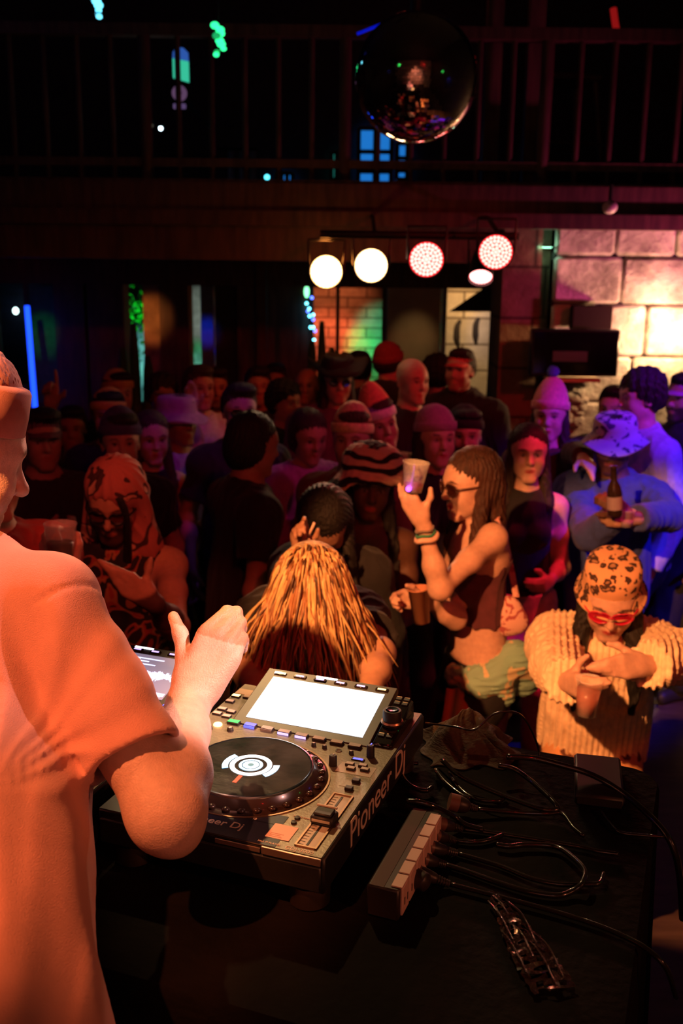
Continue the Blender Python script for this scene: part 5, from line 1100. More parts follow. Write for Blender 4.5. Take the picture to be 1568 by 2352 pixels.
    for i in range(n + 1):
        a = 2 * PI * i / n; d = Lh * math.cos(a) * .088 + Fh * math.sin(a) * .101; c = q(0, -.012, .036) + Uh * (.010 * math.sin(a)); k = nrm(d)
        for dr, dz in ((0, 0), (.0055, .003), (.0065, .03), (.0050, .062), (.001, .068), (-.010, .070)): m.v.append(tuple(c + d + k * (dr - .10 * dz) + Uh * dz - off))
    m.f = [(6 * i + j, 6 * i + 6 + j, 6 * i + 7 + j, 6 * i + 1 + j) for i in range(n) for j in range(5)]
    m.build('cuff', mk, cap_, True)
    # trousers and shoes behind the table
    pr = [cone(p0 - TU * .05, p0 + UP * .02, .150, .145, .05)]
    for hj, kn, an_ in legs: pr += [cone(hj, kn, .098, .072, .05), cone(kn, an_, .072, .065, .03)]
    blob('trousers', pr, .012, fabric('dj_trousers', (.03, .03, .04)), root, off, [(A(0, 0, gz + .05), -UP), (p0 + UP * .03, UP)])
    for hj, kn, an_ in legs: b_ = A(an_[0], an_[1], gz + .047); blob('shoe', [cone(b_ - Fb * .035, b_ + Fb * .13, .046, .038, .02), cone(b_, an_ + UP * .04, .044, .05, .03)], .009, mat('shoe_dark', (.03, .025, .025), .5), root, off, [(A(0, 0, gz + .004), -UP)])
    # moustache and beard wisps
    rs = np.random.RandomState(3); mb = MB()
    for i in range(150):
        l = rs.uniform(-.05, .05); u = rs.uniform(-.128, -.088); f = .085 - 8 * l * l + rs.uniform(-.01, .004); a = q(l, f, u); mb.tube([a, a + Fh * .004 - UP * .007 + Lh * l * .05, a - UP * .016 + Fh * rs.uniform(-.002, .006)], .0006, 4, 2)
    mb.build('beard', mat('beard_fair', (.62, .36, .18), .5), root, True, off=off)
dj()
# ------------------------------------------------------------------ the dancers in front
def zebra():
    m = bpy.data.materials.new('zebra_fur'); m.use_nodes = True; nt = m.node_tree; N = nt.nodes.new; L = nt.links.new; b = nt.nodes['Principled BSDF']; b.inputs['Roughness'].default_value = .95
    tc = N('ShaderNodeTexCoord'); w = N('ShaderNodeTexWave'); w.bands_direction = 'Z'; w.inputs['Scale'].default_value = 6.5; w.inputs['Distortion'].default_value = 5; w.inputs['Detail'].default_value = 1.5; w.inputs['Detail Scale'].default_value = 1.2; L(tc.outputs['Object'], w.inputs[0])
    cr = N('ShaderNodeValToRGB'); cr.color_ramp.elements[0].position = .36; cr.color_ramp.elements[0].color = (.015, .01, .01, 1); cr.color_ramp.elements[1].position = .44; cr.color_ramp.elements[1].color = (.75, .55, .42, 1); L(w.outputs[0], cr.inputs[0]); L(cr.outputs[0], b.inputs['Base Color'])
    return m
def leopard(name, c1, c2, sc_):
    m = bpy.data.materials.new(name); m.use_nodes = True; nt = m.node_tree; N = nt.nodes.new; L = nt.links.new; b = nt.nodes['Principled BSDF']; b.inputs['Roughness'].default_value = .95
    tc = N('ShaderNodeTexCoord'); n0 = N('ShaderNodeTexNoise'); n0.inputs['Scale'].default_value = sc_ * .9; L(tc.outputs['Object'], n0.inputs['Vector']); ad = N('ShaderNodeMix'); ad.data_type = 'RGBA'; ad.blend_type = 'ADD'; ad.inputs[0].default_value = .05; L(tc.outputs['Object'], ad.inputs[6]); L(n0.outputs[1], ad.inputs[7])
    v = N('ShaderNodeTexVoronoi'); v.inputs['Scale'].default_value = sc_; v.inputs['Randomness'].default_value = .85; L(ad.outputs[2], v.inputs['Vector'])
    cr = N('ShaderNodeValToRGB'); e = cr.color_ramp.elements; e[0].position = .0; e[0].color = (*[x * .55 for x in c1], 1); e[1].position = .22; e[1].color = (*[x * .5 for x in c1], 1)
    for p, c in ((.24, c2), (.44, c2), (.48, c1)): x = e.new(p); x.color = (*c, 1)
    n1 = N('ShaderNodeTexNoise'); n1.inputs['Scale'].default_value = sc_ * 1.1; L(tc.outputs['Object'], n1.inputs['Vector']); ma = N('ShaderNodeMath'); ma.operation = 'MULTIPLY_ADD'; ma.inputs[1].default_value = .45; ma.inputs[2].default_value = -.2; L(n1.outputs[0], ma.inputs[0]); m2 = N('ShaderNodeMath'); m2.operation = 'ADD'; L(v.outputs['Distance'], m2.inputs[0]); L(ma.outputs[0], m2.inputs[1])
    L(m2.outputs[0], cr.inputs[0]); L(cr.outputs[0], b.inputs['Base Color']); return m
def pattern(name, c1, c2, sc_, thr=.5, c3=None):
    m = bpy.data.materials.new(name); m.use_nodes = True; nt = m.node_tree; N = nt.nodes.new; L = nt.links.new; b = nt.nodes['Principled BSDF']; b.inputs['Roughness'].default_value = .85
    tc = N('ShaderNodeTexCoord'); n = N('ShaderNodeTexNoise'); n.inputs['Scale'].default_value = sc_; n.inputs['Detail'].default_value = 1.2; n.inputs['Distortion'].default_value = 1.6; L(tc.outputs['Object'], n.inputs['Vector'])
    cr = N('ShaderNodeValToRGB'); cr.color_ramp.interpolation = 'CONSTANT'; e = cr.color_ramp.elements; e[0].color = (*c1, 1); e[1].position = thr; e[1].color = (*c2, 1)
    if c3: x = e.new(thr + .06); x.color = (*c3, 1); x = e.new(thr + .12); x.color = (*c1, 1)
    L(n.outputs[0], cr.inputs[0]); L(cr.outputs[0], b.inputs['Base Color']); return m
BLK = (.014, .011, .012)
# --- hooded man with glasses
J = human('person in glasses, patterned vest and draped head scarf gesturing', (262, 1150, 3.3), yaw=-14, hp=22, ht=-4, lean=8, bw=1.02, skin='m', h=.0055, nose=1.05,
          arms={'L': dict(sh=0, e=P(402, 1440, 3.12), w=P(352, 1384, 2.96), d=P(285, 1335, 2.92) - P(352, 1384, 2.96), n=A(-.1, 1, -.15), curl=(8, 12, 8), spread=11, thumb=(62, 5), tcurl=0), 'R': 'bent'}, top=('tank', BLK), mat_top=pattern('vest_print', BLK, (.35, .16, .06), 11, .52, (.30, .05, .03)), hr=None, beard=(.05, .02, .015), glass=dict(round_=False, lens=(.10, .03, .02), thick=.0034), pants=(.03, .02, .02))
c, F, U, L, s_ = J['hd']; q = lambda l, f, u: c + L * l + F * f + U * u; R3 = np.stack([L, F, U])
pr = [ell(q(.004, -.020, .052), (.096, .112, .098), R3, .02), cone(q(.075, -.01, .02), q(.090, .01, -.16), .036, .052, .04), cone(q(.0, -.09, .0), q(.0, -.12, -.16), .07, .08, .04), cone(q(.090, .01, -.16), q(.12, .05, -.30), .052, .05, .05), cone(q(-.075, -.02, .0), q(-.085, .0, -.16), .022, .035, .03), ell(q(-.012, .095, -.02), (.064, .075, .085), R3, .010, '-')]
blob('head_scarf', pr, .0055, pattern('scarf_stripe', (.42, .14, .12), (.05, .02, .02), 8, .56, (.55, .30, .22)), J['root'], J['off'], [], lambda p: -.005 * np.clip(np.sin(np.arctan2((p - c) @ L, (p - c) @ F) * 17 + 5 * np.sin((p - c) @ U * 9)), 0, 1))
mb = MB()
for i in range(9):
    a = q(.030 + .005 * (i % 4), .085 - .004 * i, .075 - .004 * i); mb.tube([a, q(.052 + .004 * (i % 3), .088, .01), q(.050 + .004 * (i % 4), .095, -.12), q(.040 + .005 * (i % 5), .10, -.22), q(.035 + .005 * (i % 3), .085, -.32 - .01 * i)], .0085, 7, 5)
mb.build('hair_lock', M_HAIR('black', HC['black']), J['root'], True, off=J['off'])
# --- bent woman with falling blonde hair
J = human('woman bent far forward, blonde hair falling over her face towards the decks', (715, 1352, 2.62), yaw=0, sex='f', hp=66, lean=42, s=.98, skin='m', h=.0065, hr=('none', 'blonde'), top=('tee', BLK), pants=(.02, .018, .02),
          arms={'R': dict(e=P(572, 1545, 2.55), w=P(640, 1640, 2.35), d=A(.4, -.6, -.4), n=-UP), 'L': dict(e=P(872, 1500, 2.6), w=P(838, 1625, 2.35), d=A(-.3, -.6, -.4), n=-UP)})
c, F, U, L, s_ = J['hd']; off = J['off']; R3 = np.stack([L, F, U]); rs = np.random.RandomState(8)
blob('hair', [ell(c + U * .042 - F * .012, (.090, .106, .092), R3, .02), ell(c - F * .05, (.082, .07, .08), R3, .03)], .006, M_HAIR('blonde', HC['blonde']), J['root'], off)
def locks(parent, off, hd, n, length, r, name, m_, cols, spreadx=.05, seed=1, fall=None, fwd=.5):
    c, F, U, L, s_ = hd; rs = np.random.RandomState(seed); mb = MB(); cl = []
    for i in range(n):
        th = rs.uniform(-1, 1) * 1.45; ph = rs.uniform(-1.15, 1.1); d = nrm(L * math.sin(th) + (U * math.cos(ph) + F * math.sin(ph)) * math.cos(th)); a = c + U * .040 - F * .010 + (L * (d @ L) * .090 + F * (d @ F) * .106 + U * (d @ U) * .094)
        g = nrm(-UP + .25 * L * (d @ L) + fwd * .35 * (A(0, -1, 0))); k = nrm(d * .6 + g * .5 + F * fwd * .3); le = length * rs.uniform(.65, 1.1); sw_ = L * rs.normal() * spreadx + A(0, 1, 0) * rs.normal() * .015
        tg = nrm(F + g * .4 - d * ((F + g * .4) @ d)); pts = [a - d * .004, a + d * .006 + tg * .03 * min(1, max(.1, 1.2 - ph)), a + k * .030 + g * .06, a + k * .036 + g * le * .5 + sw_ * .6, a + k * .02 + g * le + sw_ * 1.6]; k0 = len(mb.v); mb.tube(pts, r * rs.uniform(.6, 1.2), 6, 5, [.5, 1, 1, .8, .2]); cc = np.array(cols[rs.choice(len(cols), p=[.5, .3, .2])]) * rs.uniform(.75, 1.15); cl += [cc] * (len(mb.v) - k0)
    cl = np.array(cl); o = mb.build(name, m_, parent, True, off=off)
    if len(o.data.vertices) == len(cl): setcol(o.data, cl)
    return o
m_str = mat('hair_strands', (.5, .3, .15), .38, attr=True, noise=.3, nscale=40)
locks(J['root'], off, J['hd'], 760, .29, .0034, 'hair_strands', m_str, [(.62, .40, .18), (.30, .13, .05), (.07, .03, .015)], .022, 4, fwd=.45)
# --- woman with zebra hat
J = human('person in a floppy zebra print hat and black low-cut top', (850, 1114, 3.86), yaw=6, sex='f', hp=6, ht=-6, bw=1.12, skin='d', h=.0065, hr=('long', 'black'), top=('crop', BLK), pants=(.05, .03, .04), arms={'L': 'bent', 'R': 'hang'}, neckdrop=.05)
c, F, U, L, s_ = J['hd']; off = J['off']; R3 = np.stack([L, F, U]); q = lambda l, f, u: c + L * l + F * f + U * u
zm = zebra(); pr = [ell(q(0, -.01, .085), (.122, .125, .085), R3, .03), ell(q(-.115, .03, .012), (.078, .095, .020), np.stack([nrm(L * .75 + U * .66), F, nrm(U * .75 - L * .66)]), .03), ell(q(.09, .03, .052), (.06, .08, .022), np.stack([nrm(L * .85 - U * .5), F, nrm(U * .85 + L * .5)]), .03), ell(q(0, .09, .055), (.10, .05, .02), R3, .03)]
blob('zebra_hat', pr, .006, zm, J['root'], off, [], lambda p: -.004 * np.sin(p @ A(120, 60, 90)) * np.sin(p @ A(-60, 130, 100)))
mb = MB(); pb = J['p']
for i in range(26): a = 2 * PI * i / 26; mb.ball(pb(.045, .105 * math.sin(a) * J['W'], .158 * math.cos(a) * J['W']), .0085, 6)
mb.build('studded_belt', mat('belt_studs', (.8, .6, .6), .25, 1), J['root'], True, off=off)
mb = MB()
for i in range(4): z = .36 - .035 * i; mb.tube([pb(z, .115, -.045), pb(z - .016, .128, 0), pb(z, .115, .045)], .0035, 6, 4)
mb.build('lacing', fabric('lacing', BLK), J['root'], True, off=off)
pr = [cone(pb(.02), pb(-.40), .165 * J['W'], .20 * J['W'], .04, (J['TF'], .8))]; blob('skirt', pr, .009, pattern('skirt_print', (.03, .02, .03), (.14, .05, .05), 22, .56), J['root'], off, [(pb(.03), J['TU']), (pb(-.40), -J['TU'])], folds(.008, .07, 5, UP))
# --- woman with sunglasses lifting a cup
eL, wL = P(1010, 1352, 3.26), P(972, 1205, 3.20); dL = nrm(P(936, 1142, 3.17) - wL)
eR, wR = P(1045, 1420, 3.50), P(985, 1382, 3.40)
J = human('person with tinted glasses and dark hair lifting a glittering clear cup', (1084, 1110, 3.52), yaw=-62, sex='f', hp=8, lean=4, bw=1.0, skin='l', h=.0048, hr=('long', 'umber'), top=('crop', (.10, .02, .03)), pants=(.015, .012, .014), glass=dict(col='brown', lens=(.06, .015, .01), sz=1.12, thick=.003),
          arms={'L': dict(sh=P(1132, 1236, 3.42), e=eL, w=wL, d=dL, n=nrm(A(.45, .85, .2)), curl=(42, 58, 35), fc={'p': (6, 14, 8), 'r': (30, 45, 25)}, thumb=(48, 30), thick=.95), 'R': dict(e=eR, w=wR, d=A(-1, -.1, .15), n=A(0, -1, -.1), curl=(40, 50, 35), thumb=(45, 25))})
off = J['off']; pb = J['p']; rt = J['root']
for k, (t_, m_) in enumerate(((.86, fabric('band_green', (.05, .22, .12))), (.80, fabric('band_pink', (.75, .45, .35))), (.93, fabric('band_grey', (.25, .18, .15))))):
    c_ = eL + (wL - eL) * t_; d = nrm(wL - eL); x = nrm(np.cross(d, UP + A(.3, 0, 0))); y = np.cross(d, x); mb = MB(); w_ = (.030, .034, .029)[k]
    mb.tube([c_ + w_ * (x * math.cos(a) + y * math.sin(a)) + d * .003 * math.sin(3 * a) for a in np.linspace(0, 2 * PI, 25)], (.005, .009, .004)[k], 8, 1); mb.build('bracelet', m_, rt, True, off=off)
a = pb(.46, -.03, .09)
pu = thing('handbag', 'patterned pink shoulder bag hanging behind the person with tinted glasses', 'bag', P(1166, 1412, 3.56)); oo = A(*pu.location)
mb = MB(); Rx = np.stack([CR, nrm(np.cross(UP, CR)), UP], 1)
blob('bag_body', [ell(oo, (.055, .032, .070), Rx.T, .02), cone(oo + A(-.03, 0, -.035), oo + A(.035, 0, -.03), .040, .040, .03, (nrm(np.cross(UP, CR)), .6))], .0055, pattern('bag_print', (.75, .42, .34), (.42, .10, .10), 30, .54), pu, oo)
MB().tube([oo + A(-.035, 0, .06), P(1160, 1290, 3.55), P(1160, 1225, 3.52), P(1142, 1192, 3.46), P(1152, 1205, 3.66), P(1172, 1300, 3.68), oo + A(.03, .02, .06)], .012, 8, 6, flat=.3).build('strap', pattern('strap_print', (.70, .35, .28), (.40, .10, .10), 30, .54), pu, True, off=oo)
pr = [cone(pb(-.02, .06, .13), pb(.05, -.08, .14), .050, .055, .03), cone(pb(-.03, .10, .02), pb(-.02, .06, .13), .045, .05, .03), cone(pb(.05, -.08, .14), pb(-.06, -.13, .10), .055, .06, .03), cone(pb(.0, .0, .165), pb(-.09, -.03, .15), .045, .03, .03)]
blob('waist_sash', pr, .006, pattern('sash_green', (.25, .42, .32), (.62, .50, .30), 9, .56), rt, off, (), folds(.008, .045, 2, J['TF']))
t0 = pb(-.02, .10, .10); m = MB(); nn = 24; vs = []
for j in range(nn + 1):
    for i in range(9):
        w_ = (i / 8 - .5) * .15; z_ = -.03 - .56 * j / nn; x_ = t0 + CR * (w_ - .10 * (j / nn)) + UP * z_ - J['Fb'] * 0 + A(0, -.05, 0) * math.sin(min(1, j / 5) * PI / 2) + A(0, -1, 0) * .010 * math.sin(i * 1.6 + j * .12); vs.append(x_ - off)
k0 = len(vs); vs += [v + A(0, .006, 0) for v in vs]
for j in range(nn):
    for i in range(8): b_ = j * 9 + i; m.f += [(b_, b_ + 1, b_ + 10, b_ + 9), (k0 + b_, k0 + b_ + 9, k0 + b_ + 10, k0 + b_ + 1)]
for j in range(nn):
    for i in (0, 8): b_ = j * 9 + i; m.f.append((b_, b_ + 9, k0 + b_ + 9, k0 + b_))
m.v = [tuple(v) for v in vs]; o = m.build('striped_scarf', mat('scarf_cloth', (.4, .2, .1), .9, attr=True, bump=.4, bscale=200), rt, True)
cc = np.array([[(.55, .16, .08), (.50, .14, .07), (.10, .12, .10), (.42, .28, .14), (.55, .17, .08), (.5, .15, .07), (.5, .15, .07), (.08, .08, .08), (.40, .25, .12)][i] if j < nn - 4 else ((.12, .16, .14) if (j + i) % 3 else (.5, .2, .1)) for j in range(nn + 1) for i in range(9)]); setcol(o.data, np.vstack([cc, cc]))
cpos = P(947, 1128, 3.16); cup('clear plastic cup sparkling with ice, lifted by the person in tinted glasses', cpos, A(.10, 0, 1), .095, .028, .041, .3, (.35, .02, .10))
tag(MB().ball(P(938, 1123, 3.125), .0085, 10).build('ring_light', glow('violet_dot', (.45, .08, 1), 4), None, True), 'tiny violet light glowing on the lifted clear cup', 'light')
rs = np.random.RandomState(6)
for k in range(3):
    ic = MB().box((-.009, -.009, -.009), (.009, .009, .009), rotm('X', 30 * k + 15) @ rotm('Y', 50 * k + 20), (0, 0, 0), bev=.002); ic = ic.build('ice_cube', mat('ice', (.9, .75, .6), .08, trans=.25, ior=1.31, coat=1), None, False); ic.location = Vector(cpos + A((-.010, .013, .004)[k], (.006, -.004, .008)[k], .038 + .016 * k)); tag(ic, 'clear ice cube inside the lifted sparkling cup', 'ice cube', 'ice cubes in the lifted cup')
cup('brown paper cup held low by the person in tinted glasses', P(968, 1428, 3.36), A(-.12, 0, 1), .12, .026, .036, 0, clear=False, mname='cup_brown', col=(.55, .22, .12))
# --- leopard hat woman with cream sweater
eR, wR = P(1278, 1532, 2.92), P(1302, 1568, 2.70); eL, wL = P(1562, 1508, 2.85), P(1486, 1528, 2.66)
def knit_mat():
    m = mat('cable_knit', (.90, .66, .44), .95, noise=.15, nscale=40); return m
J = human('person in a leopard print hat and cream ribbed sweater holding a pinkish drink', (1402, 1366, 3.05), yaw=4, sex='f', hp=27, lean=26, s=.93, bw=1.08, skin='l', h=.0055, hr=('long', 'black'), top=('sweater', (.80, .58, .40)), mat_top=knit_mat(), hem=-.06, pants=leopard('trouser_spots', (.62, .30, .14), (.10, .035, .02), 17),
          hat=('leopard', leopard('leopard_print', (.66, .34, .18), (.045, .02, .014), 31), 4), glass=dict(col='red', lens=(.45, .01, .04), sz=1.15, thick=.0025),
          arms={'R': dict(e=eR, w=wR, d=P(1340, 1578, 2.58) - wR, n=A(.35, .9, -.2), curl=(22, 30, 22), thumb=(55, 25), spread=8), 'L': dict(e=eL, w=wL, d=P(1412, 1532, 2.60) - wL, n=A(0, .9, -.4), curl=(15, 22, 15), spread=9)})
off = J['off']; pb = J['p']; rt = J['root']; TLx = J['TL']; p0_ = pb()
for o in rt.children:
    if o.name.startswith('sweater'):
        me = o.data; n = len(me.vertices); co = np.empty(n * 3, np.float32); me.vertices.foreach_get('co', co); co = co.reshape(-1, 3); no = np.empty(n * 3, np.float32); me.vertex_normals.foreach_get('vector', no) if hasattr(me, 'vertex_normals') else None; no = no.reshape(-1, 3)
        x = (co + off - p0_) @ TLx; zz = (co + off - p0_) @ J['TU']; w_ = np.clip((.19 - np.abs(x)) / .03, 0, 1); d = (.0048 * np.sin(x * 330) + .0015 * np.sin(zz * 420) * np.cos(x * 165)) * w_ + (.0025 * np.sin(zz * 300) * (1 - w_)); co += no * d[:, None]; me.vertices.foreach_set('co', co.ravel()); me.update()
cp = P(1345, 1640, 2.58); cup('clear cup of pinkish drink held by the person in the cream sweater', cp, A(.04, 0, 1), .098, .025, .034, .72, (.80, .30, .22))
# --- man in blue jacket and flowered bucket hat
J = human('person in a flowered bucket hat and blue jacket holding a bottle', (1410, 1020, 4.6), yaw=-12, hp=10, bw=1.12, skin='m', h=.007, hr=('short', 'dark'), top=('jacket', (.05, .07, .26)), hat=('bucket', pattern('hat_flowers', (.62, .50, .60), (.10, .05, .16), 15, .54)), beard=(.10, .04, .03), pants=(.10, .12, .25),
          arms={'R': dict(e=P(1355, 1230, 4.4), w=P(1432, 1172, 4.22), d=P(1408, 1158, 4.16) - P(1432, 1172, 4.22), n=A(-.3, .9, 0), curl=(50, 60, 40)), 'L': dict(e=P(1535, 1185, 4.4), w=P(1462, 1190, 4.2), d=A(-1, -.1, 0), n=A(0, .9, -.3), curl=(45, 55, 35))})
bt = thing('beer_bottle', 'dark glass bottle held by the person in the flowered bucket hat', 'bottle', P(1412, 1185, 4.12)); MB().lathe([(.0005, 0), (.030, 0), (.031, .01), (.031, .10), (.026, .125), (.014, .15), (.0135, .20), (.0155, .202), (.0155, .21), (.0005, .212)], 24, (0, 0, 0), rotm('Y', -6)).build('glass', mat('bottle_glass', (.03, .015, .012), .08, coat=1), bt, True); MB().lathe([(.0316, .03), (.0316, .085)], 24, (0, 0, 0), rotm('Y', -6), close=True).build('label', mat('bottle_label', (.35, .25, .3), .6), bt, True)
cup('small clear cup held below the bottle in the same arms', P(1437, 1208, 4.19), A(0, 0, 1), .07, .026, .034, .4, (.5, .3, .4))
# --- pink beanie woman reaching over to the bucket hat man
human('person in a pink beanie reaching one arm over the shoulder of the person in blue', (1262, 955, 5.0), yaw=-6, sex='f', skin='l', hr=('long', 'dark'), hat=('beanie', (.85, .34, .30), dict(tall=.05, pom=(.12, .2, .8), cuff=True)), top=('long', (.10, .06, .02)), pants=(.02, .02, .02),
      arms={'L': dict(e=P(1318, 1040, 4.85), w=P(1338, 1050, 4.60), d=P(1366, 1085, 4.45) - P(1338, 1050, 4.60), n=A(-.2, .5, -.8), curl=(14, 16, 10), spread=11), 'R': 'hang'})
# --- the rest of the crowd: (label, head at, options)
crowd = [
 ('tall person with swept dark hair and pale lavender shirt before the bright stone wall', (1470, 912, 4.9), dict(yaw=-62, bw=1.12, hr=('curly', 'dark'), top=('long', (.55, .50, .75)), hp=5, skin='l')),
 ('person whose violet-lit face looks over the flowered bucket hat', (1408, 940, 5.6), dict(yaw=-15, hr=('short', 'black'), skin='l', top=('long', BLK))),
 ('person with dark beard and cap cut by the right edge of the bright wall', (1572, 915, 5.2), dict(yaw=-40, hat=('cap', (.45, .2, .35)), beard=(.02, .015, .012), hr=('short', 'black'), top=('hoodie', BLK), skin='m')),
 ('person with long straight hair and open dark top beneath the pink beanie', (1213, 1040, 4.4), dict(yaw=6, sex='f', hr=('long', 'dark'), top=('tank', BLK), pants=(.75, .45, .45), skin='l', h=.0065, arms={'R': 'hang', 'L': 'bent'})),
 ('person in a wide-brimmed dark hat, glasses and purple draped clothes', (775, 872, 5.6), dict(yaw=8, hat=('cowboy', fabric('hat_felt', (.02, .016, .016))), glass=dict(round_=True, lens=(.02, .02, .04)), hr=('long', 'black'), top=('jacket', (.14, .06, .12)), skin='m', hp=6)),
 ('person in a bright red cap and dark hoodie before the pale doorway', (1056, 852, 6.0), dict(yaw=-22, hat=('cap', (.75, .10, .10)), hr=('short', 'dark'), top=('hoodie', BLK), skin='l', bw=1.15, hp=-4, beard=(.35, .12, .08))),
 ('red-lit shaven-headed person with one forearm raised before the orange window', (945, 874, 5.5), dict(yaw=36, hr=None, top=('tee', BLK), skin='l', arms={'L': 'chest', 'R': 'bent'}, hp=4)),
 ('person in a dark red beanie seen from behind next to the green window', (892, 838, 6.4), dict(yaw=150, hat=('beanie', (.30, .03, .04)), hr=('short', 'dark'), top=('hoodie', BLK))),
 ('dark-haired person silhouetted against the orange and green window', (826, 852, 6.8), dict(yaw=170, hr=('short', 'black'), top=('long', BLK))),
 ('dark curly-haired person between the shaven head and the red cap', (1002, 862, 6.75), dict(yaw=190, hr=('curly', 'black'), top=('long', BLK))),
 ('person in a flowery purple knitted cap turned sideways, lit pink', (1000, 1006, 4.5), dict(yaw=22, sex='f', hat=('beanie', (.45, .22, .32)), hr=('long', 'dark'), top=('long', BLK), skin='l')),
 ('bearded person in a black beanie with half the face lit violet', (1066, 1000, 4.85), dict(yaw=4, hat=('beanie', (.02, .018, .02)), beard=(.015, .01, .008), hr=('short', 'black'), top=('hoodie', (.05, .03, .06)), skin='m', bw=1.15)),
 ('person in a striped orange, white and violet pointed hat behind the zebra hat', (872, 975, 4.95), dict(yaw=20, hat=('beanie', (.80, .26, .12), dict(tall=.07, stripes=[(.0, .055, (.85, .70, .75)), (.085, .11, (.25, .12, .55))])), hr=('short', 'brown'), top=('long', (.30, .12, .05)), skin='m', ht=14)),
 ('person in a fluffy yellowish hat just left of the striped pointed hat', (808, 1010, 4.4), dict(yaw=-10, hat=('beanie', (.70, .42, .22), dict(tall=.02, stripes=[(.0, .05, (.80, .58, .30)), (.05, .09, (.20, .06, .03))])), hr=('short', 'brown'), top=('long', (.16, .06, .03)), skin='m')),
 ('person with violet jacket holding something to the chest left of the fluffy hat', (708, 1000, 4.8), dict(yaw=25, sex='f', hr=('bob', 'dark'), top=('jacket', (.35, .12, .38)), arms={'R': 'chest', 'L': 'chest'}, skin='m', hp=15)),
 ('person in glasses with a red-lit face and dark tee, standing tall', (550, 944, 4.85), dict(yaw=12, hr=('short', 'dark'), glass=dict(lens=(.03, .01, .01)), top=('tee', (.03, .02, .03)), skin='l', bw=1.05)),
 ('dark-haired person in a black tee turned away with a bare bent arm', (580, 1020, 4.0), dict(yaw=112, hr=('bob', 'black'), top=('tee', BLK), skin='t', h=.0065, bw=1.1, hp=12, arms={'R': 'hang', 'L': 'bent'})),
 ('person in a white tee lit violet, raising a forearm', (456, 892, 5.8), dict(yaw=25, hr=('short', 'brown'), top=('tee', (.65, .55, .72)), skin='l', arms={'R': dict(e=P(452, 1030, 5.55), w=P(440, 950, 5.5), d=UP, n=A(0, -1, 0), curl=(20, 25, 15)), 'L': 'hang'})),
 ('person in a violet bucket hat and lilac shirt with a forearm held across', (408, 968, 5.2), dict(yaw=38, hat=('bucket', fabric('hat_mauve', (.45, .18, .32))), hr=('short', 'black'), top=('tee', (.42, .30, .60)), skin='t', arms={'R': 'bent', 'L': 'bent'})),
 ('dark-haired person behind the violet-lit white tee', (492, 892, 6.3), dict(yaw=10, hr=('short', 'black'), top=('long', BLK), skin='t')),
 ('person in a dark blue knitted beanie facing the stage', (277, 1016, 4.4), dict(yaw=4, hat=('beanie', (.09, .07, .22), dict(tall=.01)), hr=('short', 'dark'), top=('tee', BLK), skin='l', h=.0065)),
 ('person with long brown hair right beside the blue beanie', (347, 1004, 4.85), dict(yaw=14, sex='f', hr=('long', 'brown'), top=('tank', BLK), skin='l', h=.0065, hp=6)),
 ('person in a tan and black striped beanie at the pale rock window', (272, 905, 6.0), dict(yaw=14, hat=('beanie', (.62, .34, .12), dict(stripes=[(.0, .045, (.55, .28, .08)), (.055, .09, (.02, .015, .01))])), hr=('short', 'black'), top=('hoodie', BLK), skin='m')),
 ('person in a yellow banded beanie just above the blue beanie', (250, 955, 5.3), dict(yaw=-8, hat=('beanie', (.60, .34, .06), dict(stripes=[(.0, .05, (.62, .36, .05)), (.07, .10, (.03, .02, .01))])), hr=('short', 'black'), top=('long', BLK), skin='t')),
 ('person in a mottled tan cap right of the pale rock window', (372, 908, 6.5), dict(yaw=10, hat=('cap', (.32, .20, .09)), hr=('curly', 'black'), top=('hoodie', BLK), skin='t')),
 ('dim red-faced person farthest back, left one of the pair by the brown post', (592, 888, 6.6), dict(yaw=5, hr=('short', 'black'), top=('long', BLK), skin='t')),
 ('dim person farthest back, right one of the pair by the brown post', (631, 876, 7.5), dict(yaw=-5, hr=('short', 'dark'), top=('long', BLK), skin='t')),
 ('person with a red-lit cheek in front of the dim pair', (655, 925, 6.1), dict(yaw=40, hr=('curly', 'black'), top=('long', BLK), skin='m', bw=1.1)),
 ('bald dim person between the red-lit cheek and the wide-brimmed hat', (704, 886, 7.1), dict(yaw=-8, hr=None, top=('long', (.08, .04, .03)), skin='t')),
 ('person in a cap and dark lettered shirt behind the dj face', (96, 1010, 4.2), dict(yaw=10, hat=('cap', (.16, .07, .10)), hr=('short', 'black'), top=('tee', (.03, .025, .03)), skin='m', arms={'R': 'chest', 'L': 'bent'}, bw=1.1)),
 ('person in black at the left raising a hand with one finger up', (165, 985, 5.85), dict(yaw=-5, hr=('short', 'black'), top=('tee', BLK), skin='t', arms={'R': dict(e=P(118, 985, 5.0), w=P(116, 938, 4.95), d=A(.12, 0, 1), n=A(0, -1, 0), fc={'i': (2, 4, 2)}, curl=(60, 75, 45), thumb=(50, 20)), 'L': 'hang'})),
 ('red-lit person behind the dj holding a clear cup up', (-30, 1090, 2.75), dict(yaw=20, hr=('short', 'dark'), top=('tee', (.35, .05, .05)), skin='l', h=.0065, arms={'L': dict(e=P(150, 1420, 2.75), w=P(160, 1340, 2.62), d=P(132, 1288, 2.6) - P(160, 1340, 2.62), n=A(0, 1, 0), curl=(40, 50, 30)), 'R': 'hang'})),
 ('dark-haired bent person behind the blonde hair lifting a cigarette', (745, 1195, 3.38), dict(yaw=-10, sex='f', hp=62, lean=12, s=.93, hr=('long', 'black'), top=('long', BLK), skin='t', h=.0065, arms={'R': dict(e=P(650, 1370, 3.1), w=P(694, 1276, 3.05), hs=.85, d=A(-.1, -.1, 1), n=A(.2, -1, .1), curl=(50, 55, 35), fc={'i': (20, 35, 20)}), 'L': 'hang'})),
]
for lab, hp_, kw in crowd:
    kw.setdefault('h', .0085 if hp_[2] > 5.4 else .0075); human(lab, hp_, **kw)
